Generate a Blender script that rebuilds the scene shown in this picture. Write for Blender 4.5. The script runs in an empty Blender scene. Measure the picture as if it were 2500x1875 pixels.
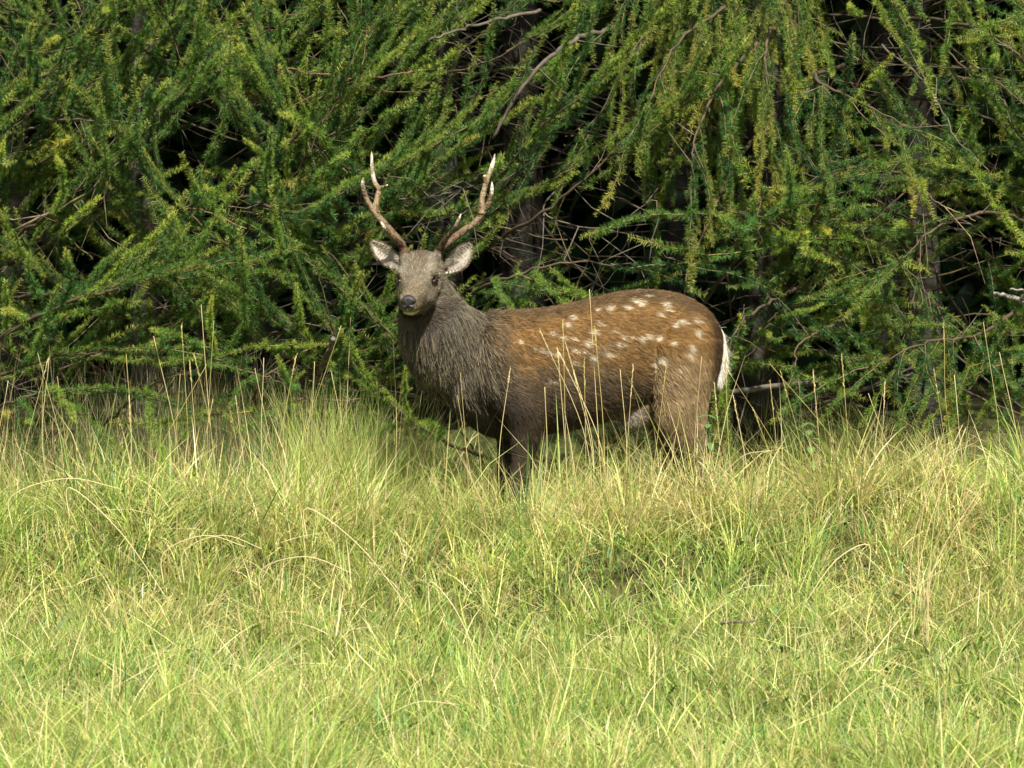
import bpy, math, random
import numpy as np
from mathutils import Vector, Matrix
R = math.radians
rng = np.random.default_rng(7)
random.seed(7)
scene = bpy.context.scene
C = scene.collection

# ------------------------------------------------------------------ camera
CAM = np.array([0.0, -20.0, 1.60]); AIM = np.array([0.0, 0.0, 0.59]); WIDTH = 3.85
cd = bpy.data.cameras.new('camera'); cam = bpy.data.objects.new('camera', cd); C.objects.link(cam)
fw = (AIM-CAM)/np.linalg.norm(AIM-CAM); DIST = np.linalg.norm(AIM-CAM)
rt = np.cross(fw, [0,0,1.0]); rt /= np.linalg.norm(rt); upv = np.cross(rt, fw)
cam.location = CAM; cam.rotation_euler = Vector(fw).to_track_quat('-Z','Y').to_euler()
cd.sensor_width = 36; cd.lens = 36*DIST/WIDTH; cd.clip_end = 2000
cd.dof.use_dof = True; cd.dof.focus_distance = DIST-0.15; cd.dof.aperture_fstop = 8.0
scene.camera = cam
PX = WIDTH/2500/DIST
def at(px, py, y):
    "the point at depth y (metres behind the stag's middle) seen at photograph pixel px, py"
    d = fw + rt*((px-1250)*PX) - upv*((py-937.5)*PX)
    return CAM + d*((y-CAM[1])/d[1])

# ------------------------------------------------------------------ light
SUN_AZ, SUN_EL = R(12), R(52)          # high, behind the camera and a little to its right
w = bpy.data.worlds.new('World'); scene.world = w; w.use_nodes = True
nt = w.node_tree; sky = nt.nodes.new('ShaderNodeTexSky'); sky.sky_type = 'NISHITA'; sky.sun_disc = False
sky.sun_elevation = SUN_EL; sky.sun_rotation = math.pi - SUN_AZ
sky.air_density = 1.0; sky.dust_density = 2.0
bg = nt.nodes['Background']; bg.inputs['Strength'].default_value = 0.06
nt.links.new(sky.outputs['Color'], bg.inputs['Color'])
sl = bpy.data.lights.new('sun', 'SUN'); sun = bpy.data.objects.new('sun', sl); C.objects.link(sun)
sl.energy = 5.0; sl.angle = R(1.0); sl.color = (1.0, 0.955, 0.87)
ts = Vector((math.sin(SUN_AZ)*math.cos(SUN_EL), -math.cos(SUN_AZ)*math.cos(SUN_EL), math.sin(SUN_EL)))
sun.rotation_euler = ts.to_track_quat('Z','Y').to_euler(); sun.location = (3,-10,14)
vs = scene.view_settings; vs.view_transform = 'Standard'; vs.look = 'None'; vs.exposure = 0.88; vs.gamma = 1
vs.use_curve_mapping = False
cy = scene.cycles
cy.use_denoising = True; cy.max_bounces = 4; cy.diffuse_bounces = 2; cy.glossy_bounces = 1; cy.transmission_bounces = 2
cy.transparent_max_bounces = 4; cy.sample_clamp_indirect = 4; cy.caustics_reflective = False; cy.caustics_refractive = False
try: scene.cycles_curves.shape = 'RIBBONS'; scene.cycles_curves.subdivisions = 2
except Exception: pass

# ------------------------------------------------------------------ helpers
def srgb(r, g, b):
    return np.array([(c/255/12.92 if c/255 <= .04045 else ((c/255+.055)/1.055)**2.4) for c in (r,g,b)])
def nrm(v): v = np.asarray(v, float); return v/np.linalg.norm(v, axis=-1, keepdims=True).clip(1e-9)
def sstep(a, b, x): t = np.clip((x-a)/(b-a), 0, 1); return t*t*(3-2*t)
_tab = np.random.default_rng(3).random((64,64))
def noise(x, y, f=1.0, o=0):
    x = np.asarray(x, float)*f+o*7.31+100; y = np.asarray(y, float)*f+o*3.77+100
    i, j = np.floor(x).astype(int), np.floor(y).astype(int); u, v = x-i, y-j
    u = u*u*(3-2*u); v = v*v*(3-2*v); t = lambda a,b: _tab[a % 64, b % 64]
    return (t(i,j)*(1-u)+t(i+1,j)*u)*(1-v)+(t(i,j+1)*(1-u)+t(i+1,j+1)*u)*v
def ground_z(x, y):
    x = np.asarray(x, float); y = np.asarray(y, float)
    return (-.09+1.08*np.tanh(y/12) + .305*np.exp(-((y+.70+.10*np.sin(x*1.7))/.42)**2)*(.75+.5*noise(x,y*0,1.4,9)) + (noise(x,y,.9)-.5)*.13 + (noise(x,y,2.3,1)-.5)*.06
            + (noise(x,y,.06,4)-.5)*1.2*sstep(25,60,np.hypot(x,y)))
def gz(x, y): return float(ground_z(x, y))
def on_ground(px, py, h=0.0):
    "depth at which the sight line through a pixel comes down to h above the soil"
    y = -8.0
    while y < 4 and (lambda p: p[2] > gz(p[0],p[1])+h)(at(px,py,y)): y += .02
    return y

def tag(o, label=None, cat=None, group=None, kind=None):
    if label: o['label'] = label
    if cat: o['category'] = cat
    if group: o['group'] = group
    if kind: o['kind'] = kind
    return o
def link(o, parent=None):
    C.objects.link(o); o.parent = parent; return o
def empty(name, loc):
    o = bpy.data.objects.new(name, None); o.location = loc; o.empty_display_size = .1; return link(o)
def child_mesh(name, me, parent=None):
    "links a mesh given in world coordinates; a parent's place is taken off"
    o = bpy.data.objects.new(name, me); link(o, parent)
    if parent is not None:
        off = Vector((0,0,0)); q = parent
        while q is not None: off += q.location; q = q.parent
        o.location = -off
    return o

def raw_mesh(name, co, loops, starts, totals, mats, cols=None, mat_idx=None, smooth=False):
    me = bpy.data.meshes.new(name)
    me.vertices.add(len(co)); me.vertices.foreach_set('co', np.ascontiguousarray(co, np.float32).ravel())
    me.loops.add(len(loops)); me.loops.foreach_set('vertex_index', np.asarray(loops, np.int32))
    me.polygons.add(len(starts)); me.polygons.foreach_set('loop_start', np.asarray(starts, np.int32))
    try: me.polygons.foreach_set('loop_total', np.asarray(totals, np.int32))
    except Exception: pass
    if mat_idx is not None: me.polygons.foreach_set('material_index', np.asarray(mat_idx, np.int32))
    if smooth: me.polygons.foreach_set('use_smooth', np.ones(len(starts), bool))
    if cols is not None:
        a = me.attributes.new('col', 'FLOAT_COLOR', 'POINT')
        cc = np.ones((len(co),4), np.float32); cc[:,:3] = cols; a.data.foreach_set('color', cc.ravel())
    for m in mats: me.materials.append(m)
    me.update(calc_edges=True)
    return me

class MB:
    "collects tubes, blades and polygons and becomes ONE mesh"
    def __init__(s): s.v=[]; s.f=[]; s.m=[]; s.c=[]
    def add(s, verts, faces, mat=0, col=(.5,.5,.5)):
        n = len(s.v); verts = [tuple(v) for v in verts]; s.v += verts
        s.f += [[i+n for i in f] for f in faces]; s.m += [mat]*len(faces)
        if np.ndim(col) == 1: s.c += [tuple(col)]*len(verts)
        else: s.c += [tuple(c) for c in col]
    def tube(s, pts, rad, n=6, mat=0, col=(.5,.5,.5), cap=True, flat=1.0, rough=0.0):
        pts = np.asarray(pts, float); K = len(pts); rad = np.broadcast_to(rad, (K,))
        T = nrm(np.gradient(pts, axis=0)); ref = np.array([.31,.2,.93])
        if abs(T[0]@ref) > .9: ref = np.array([1.,0,0])
        A = nrm(np.cross(T[0], ref)); V = []
        for k in range(K):
            A = nrm(A - T[k]*(A@T[k])); B = np.cross(T[k], A)
            for i in range(n):
                a = 2*math.pi*i/n; r = rad[k]*(1+rough*(random.random()-.5))
                V.append(pts[k] + r*(A*math.cos(a) + B*math.sin(a)*flat))
        F = [[k*n+i, k*n+(i+1)%n, (k+1)*n+(i+1)%n, (k+1)*n+i] for k in range(K-1) for i in range(n)]
        if cap: F += [list(range(n))[::-1], [(K-1)*n+i for i in range(n)]]
        if np.ndim(col) == 2: col = np.repeat(np.asarray(col), n, axis=0)
        s.add(V, F, mat, col)
    def mesh(s, name, mats, smooth=True):
        t = np.array([len(f) for f in s.f]); st = np.concatenate([[0], np.cumsum(t)[:-1]])
        return raw_mesh(name, np.array(s.v), np.concatenate([np.array(f) for f in s.f]), st, t, mats, np.array(s.c), s.m, smooth)
    def build(s, name, mats, parent=None, smooth=True):
        return child_mesh(name, s.mesh(name, mats, smooth), parent)
def spline(P, n):
    "smooth curve (Catmull-Rom) through the rows of P, n samples"
    P = np.asarray(P, float); K = len(P); Q = np.vstack([2*P[0]-P[1], P, 2*P[-1]-P[-2]])
    out = []
    for t in np.linspace(0, K-1, n):
        i = min(int(t), K-2); u = t-i; a,b,c,d = Q[i:i+4]
        out.append(.5*((2*b)+(-a+c)*u+(2*a-5*b+4*c-d)*u*u+(-a+3*b-3*c+d)*u**3))
    return np.array(out)

# ------------------------------------------------------------------ materials
def mat(name, color=None, attr=None, rough=.7, spec=.2, transl=0.0, nodes=None, bump=None):
    m = bpy.data.materials.new(name); m.use_nodes = True; n = m.node_tree; L = n.links
    p = n.nodes['Principled BSDF']; out = n.nodes['Material Output']
    p.inputs['Roughness'].default_value = rough; p.inputs['Specular IOR Level'].default_value = spec
    src = None
    if attr:
        a = n.nodes.new('ShaderNodeAttribute'); a.attribute_name = attr; src = a.outputs['Color']
    if color is not None: p.inputs['Base Color'].default_value = (*color, 1)
    if nodes: src = nodes(n, src)
    if src is not None: L.new(src, p.inputs['Base Color'])
    if bump:
        t = n.nodes.new('ShaderNodeTexNoise'); t.inputs['Scale'].default_value = bump[0]; t.inputs['Detail'].default_value = 4
        tc = n.nodes.new('ShaderNodeTexCoord'); L.new(tc.outputs['Object'], t.inputs['Vector'])
        b = n.nodes.new('ShaderNodeBump'); b.inputs['Strength'].default_value = bump[1]; b.inputs['Distance'].default_value = bump[2]
        L.new(t.outputs['Fac'], b.inputs['Height']); L.new(b.outputs['Normal'], p.inputs['Normal'])
    if transl:
        tr = n.nodes.new('ShaderNodeBsdfTranslucent'); mx = n.nodes.new('ShaderNodeMixShader'); mx.inputs[0].default_value = transl
        if src is not None: L.new(src, tr.inputs['Color'])
        elif color is not None: tr.inputs['Color'].default_value = (*color,1)
        L.new(p.outputs[0], mx.inputs[1]); L.new(tr.outputs[0], mx.inputs[2]); L.new(mx.outputs[0], out.inputs['Surface'])
    return m
def mixcol(n, fac, a, b, blend='MIX'):
    x = n.nodes.new('ShaderNodeMix'); x.data_type = 'RGBA'; x.blend_type = blend
    for sock, v in ((x.inputs['Factor'], fac), (x.inputs['A'], a), (x.inputs['B'], b)):
        if hasattr(v, 'is_output'): n.links.new(v, sock)
        elif np.ndim(v) == 0: sock.default_value = v
        else: sock.default_value = (*v, 1)
    return x.outputs['Result']
def ntex(n, scale, detail=4, lo=.4, hi=.6, coord='Object', stretch=None):
    tc = n.nodes.new('ShaderNodeTexCoord'); t = n.nodes.new('ShaderNodeTexNoise'); t.inputs['Scale'].default_value = scale
    t.inputs['Detail'].default_value = detail; v = tc.outputs[coord]
    if stretch:
        mp = n.nodes.new('ShaderNodeMapping'); mp.inputs['Scale'].default_value = stretch; n.links.new(v, mp.inputs['Vector']); v = mp.outputs[0]
    n.links.new(v, t.inputs['Vector'])
    r = n.nodes.new('ShaderNodeMapRange'); r.inputs['From Min'].default_value = lo; r.inputs['From Max'].default_value = hi
    n.links.new(t.outputs['Fac'], r.inputs['Value']); return r.outputs['Result']
def soil_nodes(n, src):
    c = mixcol(n, ntex(n, 9, 6, .35, .65), (.035,.026,.014), (.10,.085,.035))
    return mixcol(n, ntex(n, 1.7, 3, .4, .6), c, (.06,.075,.022))
M_soil = mat('soil', nodes=soil_nodes, rough=.95, spec=.1, bump=(40,.6,.02))
def bark_nodes(n, src):
    c = mixcol(n, ntex(n, 22, 5, .35, .65, stretch=(1,1,.25)), (.016,.013,.010), (.05,.042,.033))
    return mixcol(n, ntex(n, 6, 5, .52, .66), c, (.06,.07,.05))
M_bark = mat('larch_bark', nodes=bark_nodes, rough=.9, spec=.15, bump=(30,.9,.02))
def twig_nodes(n, src): return mixcol(n, ntex(n, 35, 3, .3, .7), src, (.06,.05,.038))
M_twig = mat('twig_bark', attr='col', nodes=twig_nodes, rough=.8, spec=.2)
def needle_nodes(n, src):
    oi = n.nodes.new('ShaderNodeObjectInfo')
    a = n.nodes.new('ShaderNodeAttribute'); a.attribute_type = 'OBJECT'; a.attribute_name = 'yellowing'
    c = mixcol(n, oi.outputs['Random'], (.68,.84,.9), (1.38,1.28,.95)); c = mixcol(n, 1.0, src, c, 'MULTIPLY')
    return mixcol(n, a.outputs['Fac'], c, (.30,.24,.06))
M_needle = mat('larch_needles', attr='col', nodes=needle_nodes, rough=.5, spec=.35, transl=.25)
M_grass = mat('grass_blades', attr='col', rough=.42, spec=.4, transl=.42)
M_straw = mat('straw', attr='col', rough=.55, spec=.35, transl=.2)
M_leaf = mat('leaf', attr='col', rough=.5, spec=.35, transl=.3)
M_coat = mat('coat_skin', attr='col', rough=.85, spec=.1, bump=(260,.5,.004))
M_fur = mat('fur', attr='col', rough=.6, spec=.25)
def antler_nodes(n, src):
    return mixcol(n, ntex(n, 60, 4, .45, .62, stretch=(1,1,.35)), src, mixcol(n, 1.0, src, (.34,.29,.25), 'MULTIPLY'))
M_antler = mat('antler_bone', attr='col', nodes=antler_nodes, rough=.5, spec=.35, bump=(110,1.0,.010))
M_nose = mat('nose_skin', color=(.032,.029,.032), rough=.45, spec=.4, bump=(420,.5,.002))
M_eye = mat('eye', color=(.006,.004,.003), rough=.06, spec=.6)
M_hoof = mat('hoof', color=(.02,.018,.016), rough=.5)
M_snag = mat('weathered_wood', nodes=lambda n,s: mixcol(n, ntex(n, 30, 5, .35, .65, stretch=(1,1,.3)), (.075,.058,.038), (.20,.165,.115)), rough=.85, bump=(50,.8,.01))
# ------------------------------------------------------------------ ground
def grid_axis(lim, core, n_core, n_out):
    o = core*(lim/core)**np.linspace(0,1,n_out+1)[1:]; return np.concatenate([-o[::-1], np.linspace(-core,core,n_core), o])
gx, gy = grid_axis(600, 7, 120, 14), grid_axis(600, 9, 150, 14)
GX, GY = np.meshgrid(gx, gy); GV = np.stack([GX, GY, ground_z(GX,GY)], -1).reshape(-1,3); nx_, ny_ = len(gx), len(gy)
q = (np.arange(ny_-1)[:,None]*nx_+np.arange(nx_-1)).ravel(); GL = np.stack([q,q+1,q+nx_+1,q+nx_],1)
g_me = raw_mesh('ground', GV, GL.ravel(), np.arange(len(GL))*4, np.full(len(GL),4), [M_soil], smooth=True)
tag(child_mesh('ground', g_me), 'rough soil and thatch of the sloping meadow under the grass', 'ground', kind='structure')

# ------------------------------------------------------------------ larch shoots
GREENS = [srgb(76,110,44), srgb(92,122,46), srgb(60,98,46), srgb(112,136,52)]
def make_shoot(seed, L, bend, side_bend, n_needle=34, long_part=.4, tipyel=.0, full=1.0):
    "one larch shoot along +X: a thin stem, rosettes of needles on spurs, single needles along the young tip"
    r = np.random.default_rng(seed); K = 9; f = np.linspace(0,1,K)
    wob = np.cumsum(r.normal(0,.006,(K,2)),0)
    pts = np.stack([L*f*(1-.12*f*abs(bend)), side_bend*L*f**2+wob[:,0]*L*2, bend*L*f**2+wob[:,1]*L*2], 1)
    b = MB(); b.tube(pts, np.interp(f,[0,1],[.0036,.0012]), 4, 0, np.array([srgb(120,96,66)*(1-a)+srgb(150,138,72)*a for a in f]), cap=False)
    P = spline(pts, 101); T = nrm(np.gradient(P,axis=0)); base_c = GREENS[seed % 4]
    V, Cc = [], []
    def needle(p, d, l, wd, c):
        s = np.cross(d, r.normal(0,1,3)); s = s/max(1e-6,np.linalg.norm(s)); mid = p+d*l*.55
        V.extend([p-s*wd*.45, p+s*wd*.45, mid+s*wd*.5, p+d*l+r.normal(0,.0016,3), mid-s*wd*.5])
        Cc.extend([c*.9, c*.9, c, c*1.12, c])
    x = .03
    while x < 1-long_part*.5:
        i = int(x*100); y_ = tipyel*sstep(.3,1,x)
        c = base_c*np.exp(r.normal(0,.16)); c = c*(1-y_)+srgb(178,166,76)*y_
        A = nrm(np.cross(T[i], r.normal(0,1,3))); p = P[i]+A*.004
        for k in range(int(n_needle*full)):
            d = nrm(A*.55+T[i]*.06+r.normal(0,.62,3)); needle(p, d, r.uniform(.016,.029), r.uniform(.0010,.0016), c*np.exp(r.normal(0,.1)))
        x += r.uniform(.010,.018)/L/full
    x = 1-long_part
    while x < 1:
        i = min(100,int(x*100)); y_ = max(tipyel*sstep(.3,1,x), .5*sstep(.6,1,x))  # real yellowing, raised to a painted look of lit tips
        for k in range(5):
            A = nrm(np.cross(T[i], r.normal(0,1,3))); d = nrm(A*.9+T[i]*.30+[0,0,.12])
            c = (base_c*1.12)*(1-y_)+srgb(180,182,82)*y_
            needle(P[i], d, r.uniform(.016,.027)*(1-.3*sstep(.85,1,x)), r.uniform(.0012,.0018), c*np.exp(r.normal(0,.1)))
        x += .004/L/full
    nn = len(V)//5; st = len(b.v); b.v += [tuple(v) for v in V]; b.c += [tuple(c) for c in Cc]
    for k in range(nn):
        q = st+k*5; b.f += [[q,q+1,q+2,q+4],[q+4,q+2,q+3]]; b.m += [1,1]
    me = b.mesh('shoot', [M_twig, M_needle], smooth=False); return me, (np.array(b.v), b.f, np.array(b.m), np.array(b.c))
UP, DOWN, YEL, THIN = [], [], [], []
for k in range(7): UP.append(make_shoot(10+k, .42+.05*k, (.22,.10,.32,-.05)[k%4], (-.18,.12,0)[k%3], long_part=.3+.06*(k%3))[0])
for k in range(6): DOWN.append(make_shoot(30+k, .36+.05*k, -.12-.08*(k%3), (.15,-.1,.05)[k%3], long_part=.25)[0])
for k in range(5): YEL.append(make_shoot(50+k, .30+.06*k, -.1-.08*(k%3), (.15,-.1,.05)[k%3], long_part=.2, tipyel=.75)[0])
for k in range(3): THIN.append(make_shoot(70+k, .40+.05*k, .12, .1, n_needle=9, long_part=.2, full=.55)[0])
LOW = [make_shoot(80+k, .40+.06*k, .1*(k-1), .1*(1-k), n_needle=20, long_part=.2, full=.26)[1] for k in range(3)]

def frame(d, roll=0.0):
    X = nrm(d); Z = np.array([0,0,1.]) - X*X[2]
    if np.linalg.norm(Z) < .1: Z = np.array([0,-1.,0]) - X*X[1]*-1
    Z = nrm(Z - X*(Z@X)); Y = np.cross(Z, X); c, s_ = math.cos(roll), math.sin(roll)
    return np.stack([X, Y*c+Z*s_, Z*c-Y*s_], 1)
def put(me, name, parent, p, d, scale, roll, origin, yellow=0.0):
    o = bpy.data.objects.new(name, me); M = frame(d, roll)*scale; m4 = Matrix(M.tolist()).to_4x4(); m4.translation = Vector(p)-Vector(origin)
    C.objects.link(o); o.parent = parent; o.matrix_local = m4
    if yellow: o['yellowing'] = float(yellow)
    return o
GAPS = [(1570,560,165,190,.95),(1650,710,140,110,1),(1390,430,110,80,.8),(1210,150,130,130,.75),(2320,110,170,80,.6),(2300,620,100,110,.6),(1950,950,220,60,.9),(460,890,280,55,.9),(1110,700,55,60,.9)]
def in_gap(p):
    "whether a point lies in one of the dark openings between the larch crowns"
    d = np.asarray(p)-CAM; z = d@fw; px, py = 1250+(d@rt)/z/PX, 937.5-(d@upv)/z/PX
    return any(((px-hx)/hw)**2+((py-hy)/hh)**2 < 1 and random.random() < pr for hx,hy,hw,hh,pr in GAPS)
n_shoots = 0
def branch(tree, pts, r0, shoots, style, yellow=0.0, spacing=.055, name='branch', bare=.15):
    "a woody limb through pts with shoots on both sides and one at its end"
    global n_shoots
    P = spline(pts, 24); seg = np.linalg.norm(np.diff(P,axis=0),axis=1); Ltot = seg.sum(); f = np.linspace(0,1,24)
    b = MB(); P2 = P+rng.normal(0,.004,P.shape)
    b.tube(P2, r0*(1-.82*f), 6, 0, np.array([srgb(84,70,54)*(1-a*.5)+srgb(120,98,66)*a*.5 for a in f]))
    for k in range(int(3+bare*20)):                           # dead side twigs
        i = random.randrange(3,22); d = nrm(rng.normal(0,1,3)+[0,0,-.2]); l = random.uniform(.08,.3)
        mid = P[i]+d*l*.5+rng.normal(0,.015,3); e = mid+nrm(d+rng.normal(0,.4,3))*l*.5
        b.tube([P[i],mid,e], [.0022,.0016,.0008], 3, 0, srgb(126,112,92)*random.uniform(.7,1.3), cap=False)
    o = b.build(name, [M_twig], tree); o.location = -Vector(tree.location); org = (0,0,0)
    if shoots:
        T = nrm(np.gradient(P,axis=0)); x = bare+random.uniform(0,.1); sgn = random.choice((-1,1))
        pool = {'up':UP,'down':DOWN,'yel':YEL,'thin':THIN}
        while x < 1:
            i = min(23,int(x*23)); t_ = T[i]; sd = nrm(np.cross(t_, [0,0,1.]))*sgn; sgn = -sgn
            if style == 'up': d = t_*1.0+sd*random.uniform(.15,.75)+np.array([0,-.06,random.uniform(-.14,.2)]); k = 'up'
            elif style == 'down': d = t_*.45+sd*random.uniform(.1,.6)+np.array([0,-.15,random.uniform(-1.1,-.2)]); k = 'down'
            else: d = t_*.6+sd*random.uniform(.2,.8)+np.array([0,-.1,random.uniform(-.6,.3)]); k = random.choice(('up','down'))
            y_ = 0
            if yellow and random.random() < yellow: k = 'yel'; y_ = random.choice((0,0,0,.1,.2,.35))
            elif random.random() < .10: k = 'thin'
            if in_gap(P[i]+nrm(d)*.18) or in_gap(P[i]+nrm(d)*.38): x += spacing*random.uniform(.6,1.4)/Ltot; continue
            put(random.choice(pool[k]), 'shoot', o, P[i], d, random.uniform(.75,1.3)*(1-.3*x), random.uniform(-.5,.5), org, y_); n_shoots += 1
            x += spacing*random.uniform(.6,1.4)/Ltot
        for q in range(2): put(random.choice(pool['up' if style == 'up' else ('yel' if yellow > .5 else 'down')]), 'shoot', o, P[-1-q*2], T[-1]+rng.normal(0,.12,3), random.uniform(.7,1.1), random.uniform(-.4,.4), org, 0); n_shoots += 1
    return o
def realise(name, xforms, parent, kind='stuff'):
    "many far shoots as one part"
    Vs, Ls, Ms, Cs, Ts = [], [], [], [], []; off = 0
    for (p, d, sc, roll, v) in xforms:
        V, F, m_, c_ = LOW[v]; M = frame(d, roll)*sc; Vs.append(V@M.T+np.asarray(p))
        Ls.append(LOWL[v]+off); Ts.append(LOWT[v]); Ms.append(m_); Cs.append(c_); off += len(V)
    T = np.concatenate(Ts)
    o = child_mesh(name, raw_mesh(name, np.concatenate(Vs), np.concatenate(Ls), np.concatenate([[0],np.cumsum(T)[:-1]]), T, [M_twig,M_needle], np.concatenate(Cs), np.concatenate(Ms)), parent)
    o['kind'] = kind; return o
LOWL = [np.concatenate([np.array(f) for f in F]) for _,F,_,_ in LOW]; LOWT = [np.array([len(f) for f in F]) for _,F,_,_ in LOW]
def larch(x, y, r, height, label, lean=(0,0)):
    z = gz(x,y); t = empty('larch_tree', (x,y,z)); tag(t, label, 'tree', 'larches along the edge of the meadow')
    b = MB(); k = np.linspace(0,1,12); pts = np.stack([x+lean[0]*k+np.cumsum(rng.normal(0,.012,12)), y+lean[1]*k+np.cumsum(rng.normal(0,.012,12)), z-.1+height*k],1)
    b.tube(pts, r*(1.25*np.exp(-k*18)*.4+1-.75*k), 14, 0, (.1,.1,.1), rough=.12); b.build('trunk', [M_bark], t)
    return t, pts
def auto_branches(t, pts, n, zlo, zhi, reach, az0, az1, style, yellow=0.0, droop=-.35, tipup=.3, spacing=.055):
    for k in range(n):
        h = zlo+(zhi-zlo)*(k+random.random())/n; c = np.array([np.interp(h, pts[:,2], pts[:,0]), np.interp(h, pts[:,2], pts[:,1]), h])
        a = R(random.uniform(az0,az1)); d = np.array([math.sin(a), -math.cos(a), 0]); L = reach*random.uniform(.75,1.15)
        rise = random.uniform(.0,.25)
        if style == 'up': P = [c, c+d*L*.35+[0,0,rise*.5*L], c+d*L*.7+[0,0,(rise*.5+droop*.25)*L], c+d*L+[0,0,(rise*.3+droop*.2+tipup*.35)*L]]
        else: P = [c, c+d*L*.35+[0,0,.1*L], c+d*L*.7+[0,0,(.05+droop*.5)*L], c+d*L*.95+[0,0,(droop)*L]]
        P = np.array(P)+rng.normal(0,.04,(4,3)); P[:,2] = np.maximum(P[:,2], ground_z(P[:,0],P[:,1])+.1)
        branch(t, P, random.uniform(.008,.015), True, style, yellow, spacing)
def canopy(t, pts, n, zlo, zhi, spread, ymin=-9):
    X = []
    for k in range(n):
        h = random.uniform(zlo,zhi); a = random.uniform(0,2*math.pi); rr = spread*math.sqrt(random.random())*(1-.45*(h-zlo)/max(.1,zhi-zlo))
        c = np.array([np.interp(h,pts[:,2],pts[:,0])+rr*math.cos(a), np.interp(h,pts[:,2],pts[:,1])+rr*math.sin(a), h])
        if c[1] < ymin: c[1] = ymin+random.random()*.5
        X.append((c, [math.cos(a),math.sin(a),random.uniform(-.6,.5)], random.uniform(.9,1.7), random.uniform(-1,1), random.randrange(3)))
    realise('crown', X, t)
def inner(t, pts, n):
    if not n: return
    "the shaded shoots round the trunk, behind the outer boughs"
    X = []
    for k in range(n):
        h = random.uniform(.35,3.2); X.append((np.array([pts[0,0]+random.uniform(-.75,.75), pts[0,1]+random.uniform(-.9,.5), h]), rng.normal(0,1,3)*[1,.6,.6], random.uniform(.8,1.5), random.uniform(-1,1), random.randrange(3)))
    realise('inner_shoots', X, t)
def clumps(t, pts, n, zlo, zhi, spread, ymin):
    "coarse needle tufts of the upper crown, added for the shade they cast"
    r = np.random.default_rng(len(bpy.data.objects)); h = r.uniform(zlo,zhi,n); a = r.uniform(0,6.283,n); rr = spread*np.sqrt(r.random(n))*(1-.5*(h-zlo)/(zhi-zlo))
    c = np.stack([np.interp(h,pts[:,2],pts[:,0])+rr*np.cos(a), np.maximum(np.interp(h,pts[:,2],pts[:,1])+rr*np.sin(a), ymin+.4*r.random(n)), h],1)
    d1 = nrm(r.normal(0,1,(n,3)))*.09; d2 = nrm(r.normal(0,1,(n,3)))*.016
    o = child_mesh('upper_crown', raw_mesh('upper_crown', np.stack([c-d1-d2,c-d1+d2,c+d1],1).reshape(-1,3), np.arange(n*3), np.arange(n)*3, np.full(n,3), [M_needle], np.repeat(srgb(76,104,44)[None],n*3,0)), t); o['kind'] = 'stuff'
TREES = {}
def T(key, *a, **k): TREES[key] = larch(*a, **k)
T('left',   -1.55, 2.5, .07, 5.2, 'bright green larch whose upturned lower branches reach over the dry brown grass')
T('mid',    -0.30, 3.2, .08, 6.0, 'dense green larch standing right behind the stag\'s head and antlers', lean=(.15,0))
T('centre',  0.02, 3.4, .10, 6.4, 'larch with a grey lichened trunk and one long bare bough behind the stag\'s back')
T('right',   1.02, 1.9, .085,6.0, 'larch with yellowing drooping shoots and a dark trunk beside the stag\'s rump')
T('corner',  1.80, 3.0, .08, 5.6, 'deep green larch with a bleached bare branch at its edge beyond the stag\'s tail')
T('edge',   -2.9, 2.6, .08, 5.4, 'larch past the bright branch over the dry grass, most of it unseen')
T('far_edge',3.1, 2.6, .08, 5.4, 'larch past the bleached bare branch, most of it unseen')
# boughs covering the face of the wood, each swept the way the photograph's are there
HOLES = [(1490,600,340,190,1),(1240,190,200,170,.7),(2310,130,230,110,.75),(2290,610,130,150,.7),(160,310,170,100,.6),(1950,945,280,75,1),(480,880,330,70,1),(1120,710,70,70,1),(1765,740,75,150,1),
         (900,860,60,60,1),(700,720,70,45,.8),(620,420,60,60,.6),(960,300,60,40,.8),(2100,330,60,70,.6)]
def sweep(px, py):
    "direction of growth across the picture (degrees, 0 = right, 90 = up), style, share of yellowing shoots; neighbours share it"
    k = noise(px, py, 1/260., 51)
    if px < 560: return (28 if k > .38 else 150), 'up', .10 if py > 600 else .03
    if px < 900: return ((42 if k > .5 else 138) if py < 650 else 140), 'up', .03
    if px < 1420: return ((24 if k > .42 else 158) if py < 720 else 8), 'up', .04
    if px < 2060: return ((-128 if px < 1720 else -85) if py < 430 else (-125 if k > .6 else 60 if k > .35 else 165)), 'down' if py < 430 else 'mix', .5 if py < 430 else .14
    return (-35 if k > .55 else 150 if k > .4 else 30), 'down' if k > .68 else 'mix', .08
xs_ = {k: TREES[k][1][0,0] for k in TREES}
cells = [(gx_, gy_) for gy_ in range(-90, 960, 105) for gx_ in range(-260, 2800, 170)]
for (gx_, gy_) in cells:
    px, py = gx_+random.uniform(-60,60), gy_+random.uniform(-45,45)
    if any(((px-hx)/hw)**2+((py-hy)/hh)**2 < 1 and random.random() < pr for hx,hy,hw,hh,pr in HOLES): continue
    a, st, yl = sweep(px, py); a = R(a+random.uniform(-14,14)); L = random.uniform(.5,1.0)
    y = .45+1.15*noise(px,py,1/170.,41)+random.uniform(-.1,.25)+(.15 if 1000 < px < 1500 else 0); tip = at(px,py,y); d = np.array([math.cos(a),0,math.sin(a)])
    key = min(xs_, key=lambda k: abs(xs_[k]-tip[0]+random.uniform(-.35,.35)))
    s0 = tip-d*L+[0,.75,0]; s0[2] = max(s0[2], gz(s0[0],s0[1])+.15)
    if gz(tip[0],tip[1])+.12 > tip[2]: continue
    sag = [0,0,-.10*L if st == 'up' else .14*L]
    branch(TREES[key][0], [s0, s0*.62+tip*.38+np.array(sag)+[0,-.22,0], s0*.28+tip*.72+np.array(sag)+[0,-.15,0], tip], random.uniform(.006,.010), True, st, yl, .105)
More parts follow.
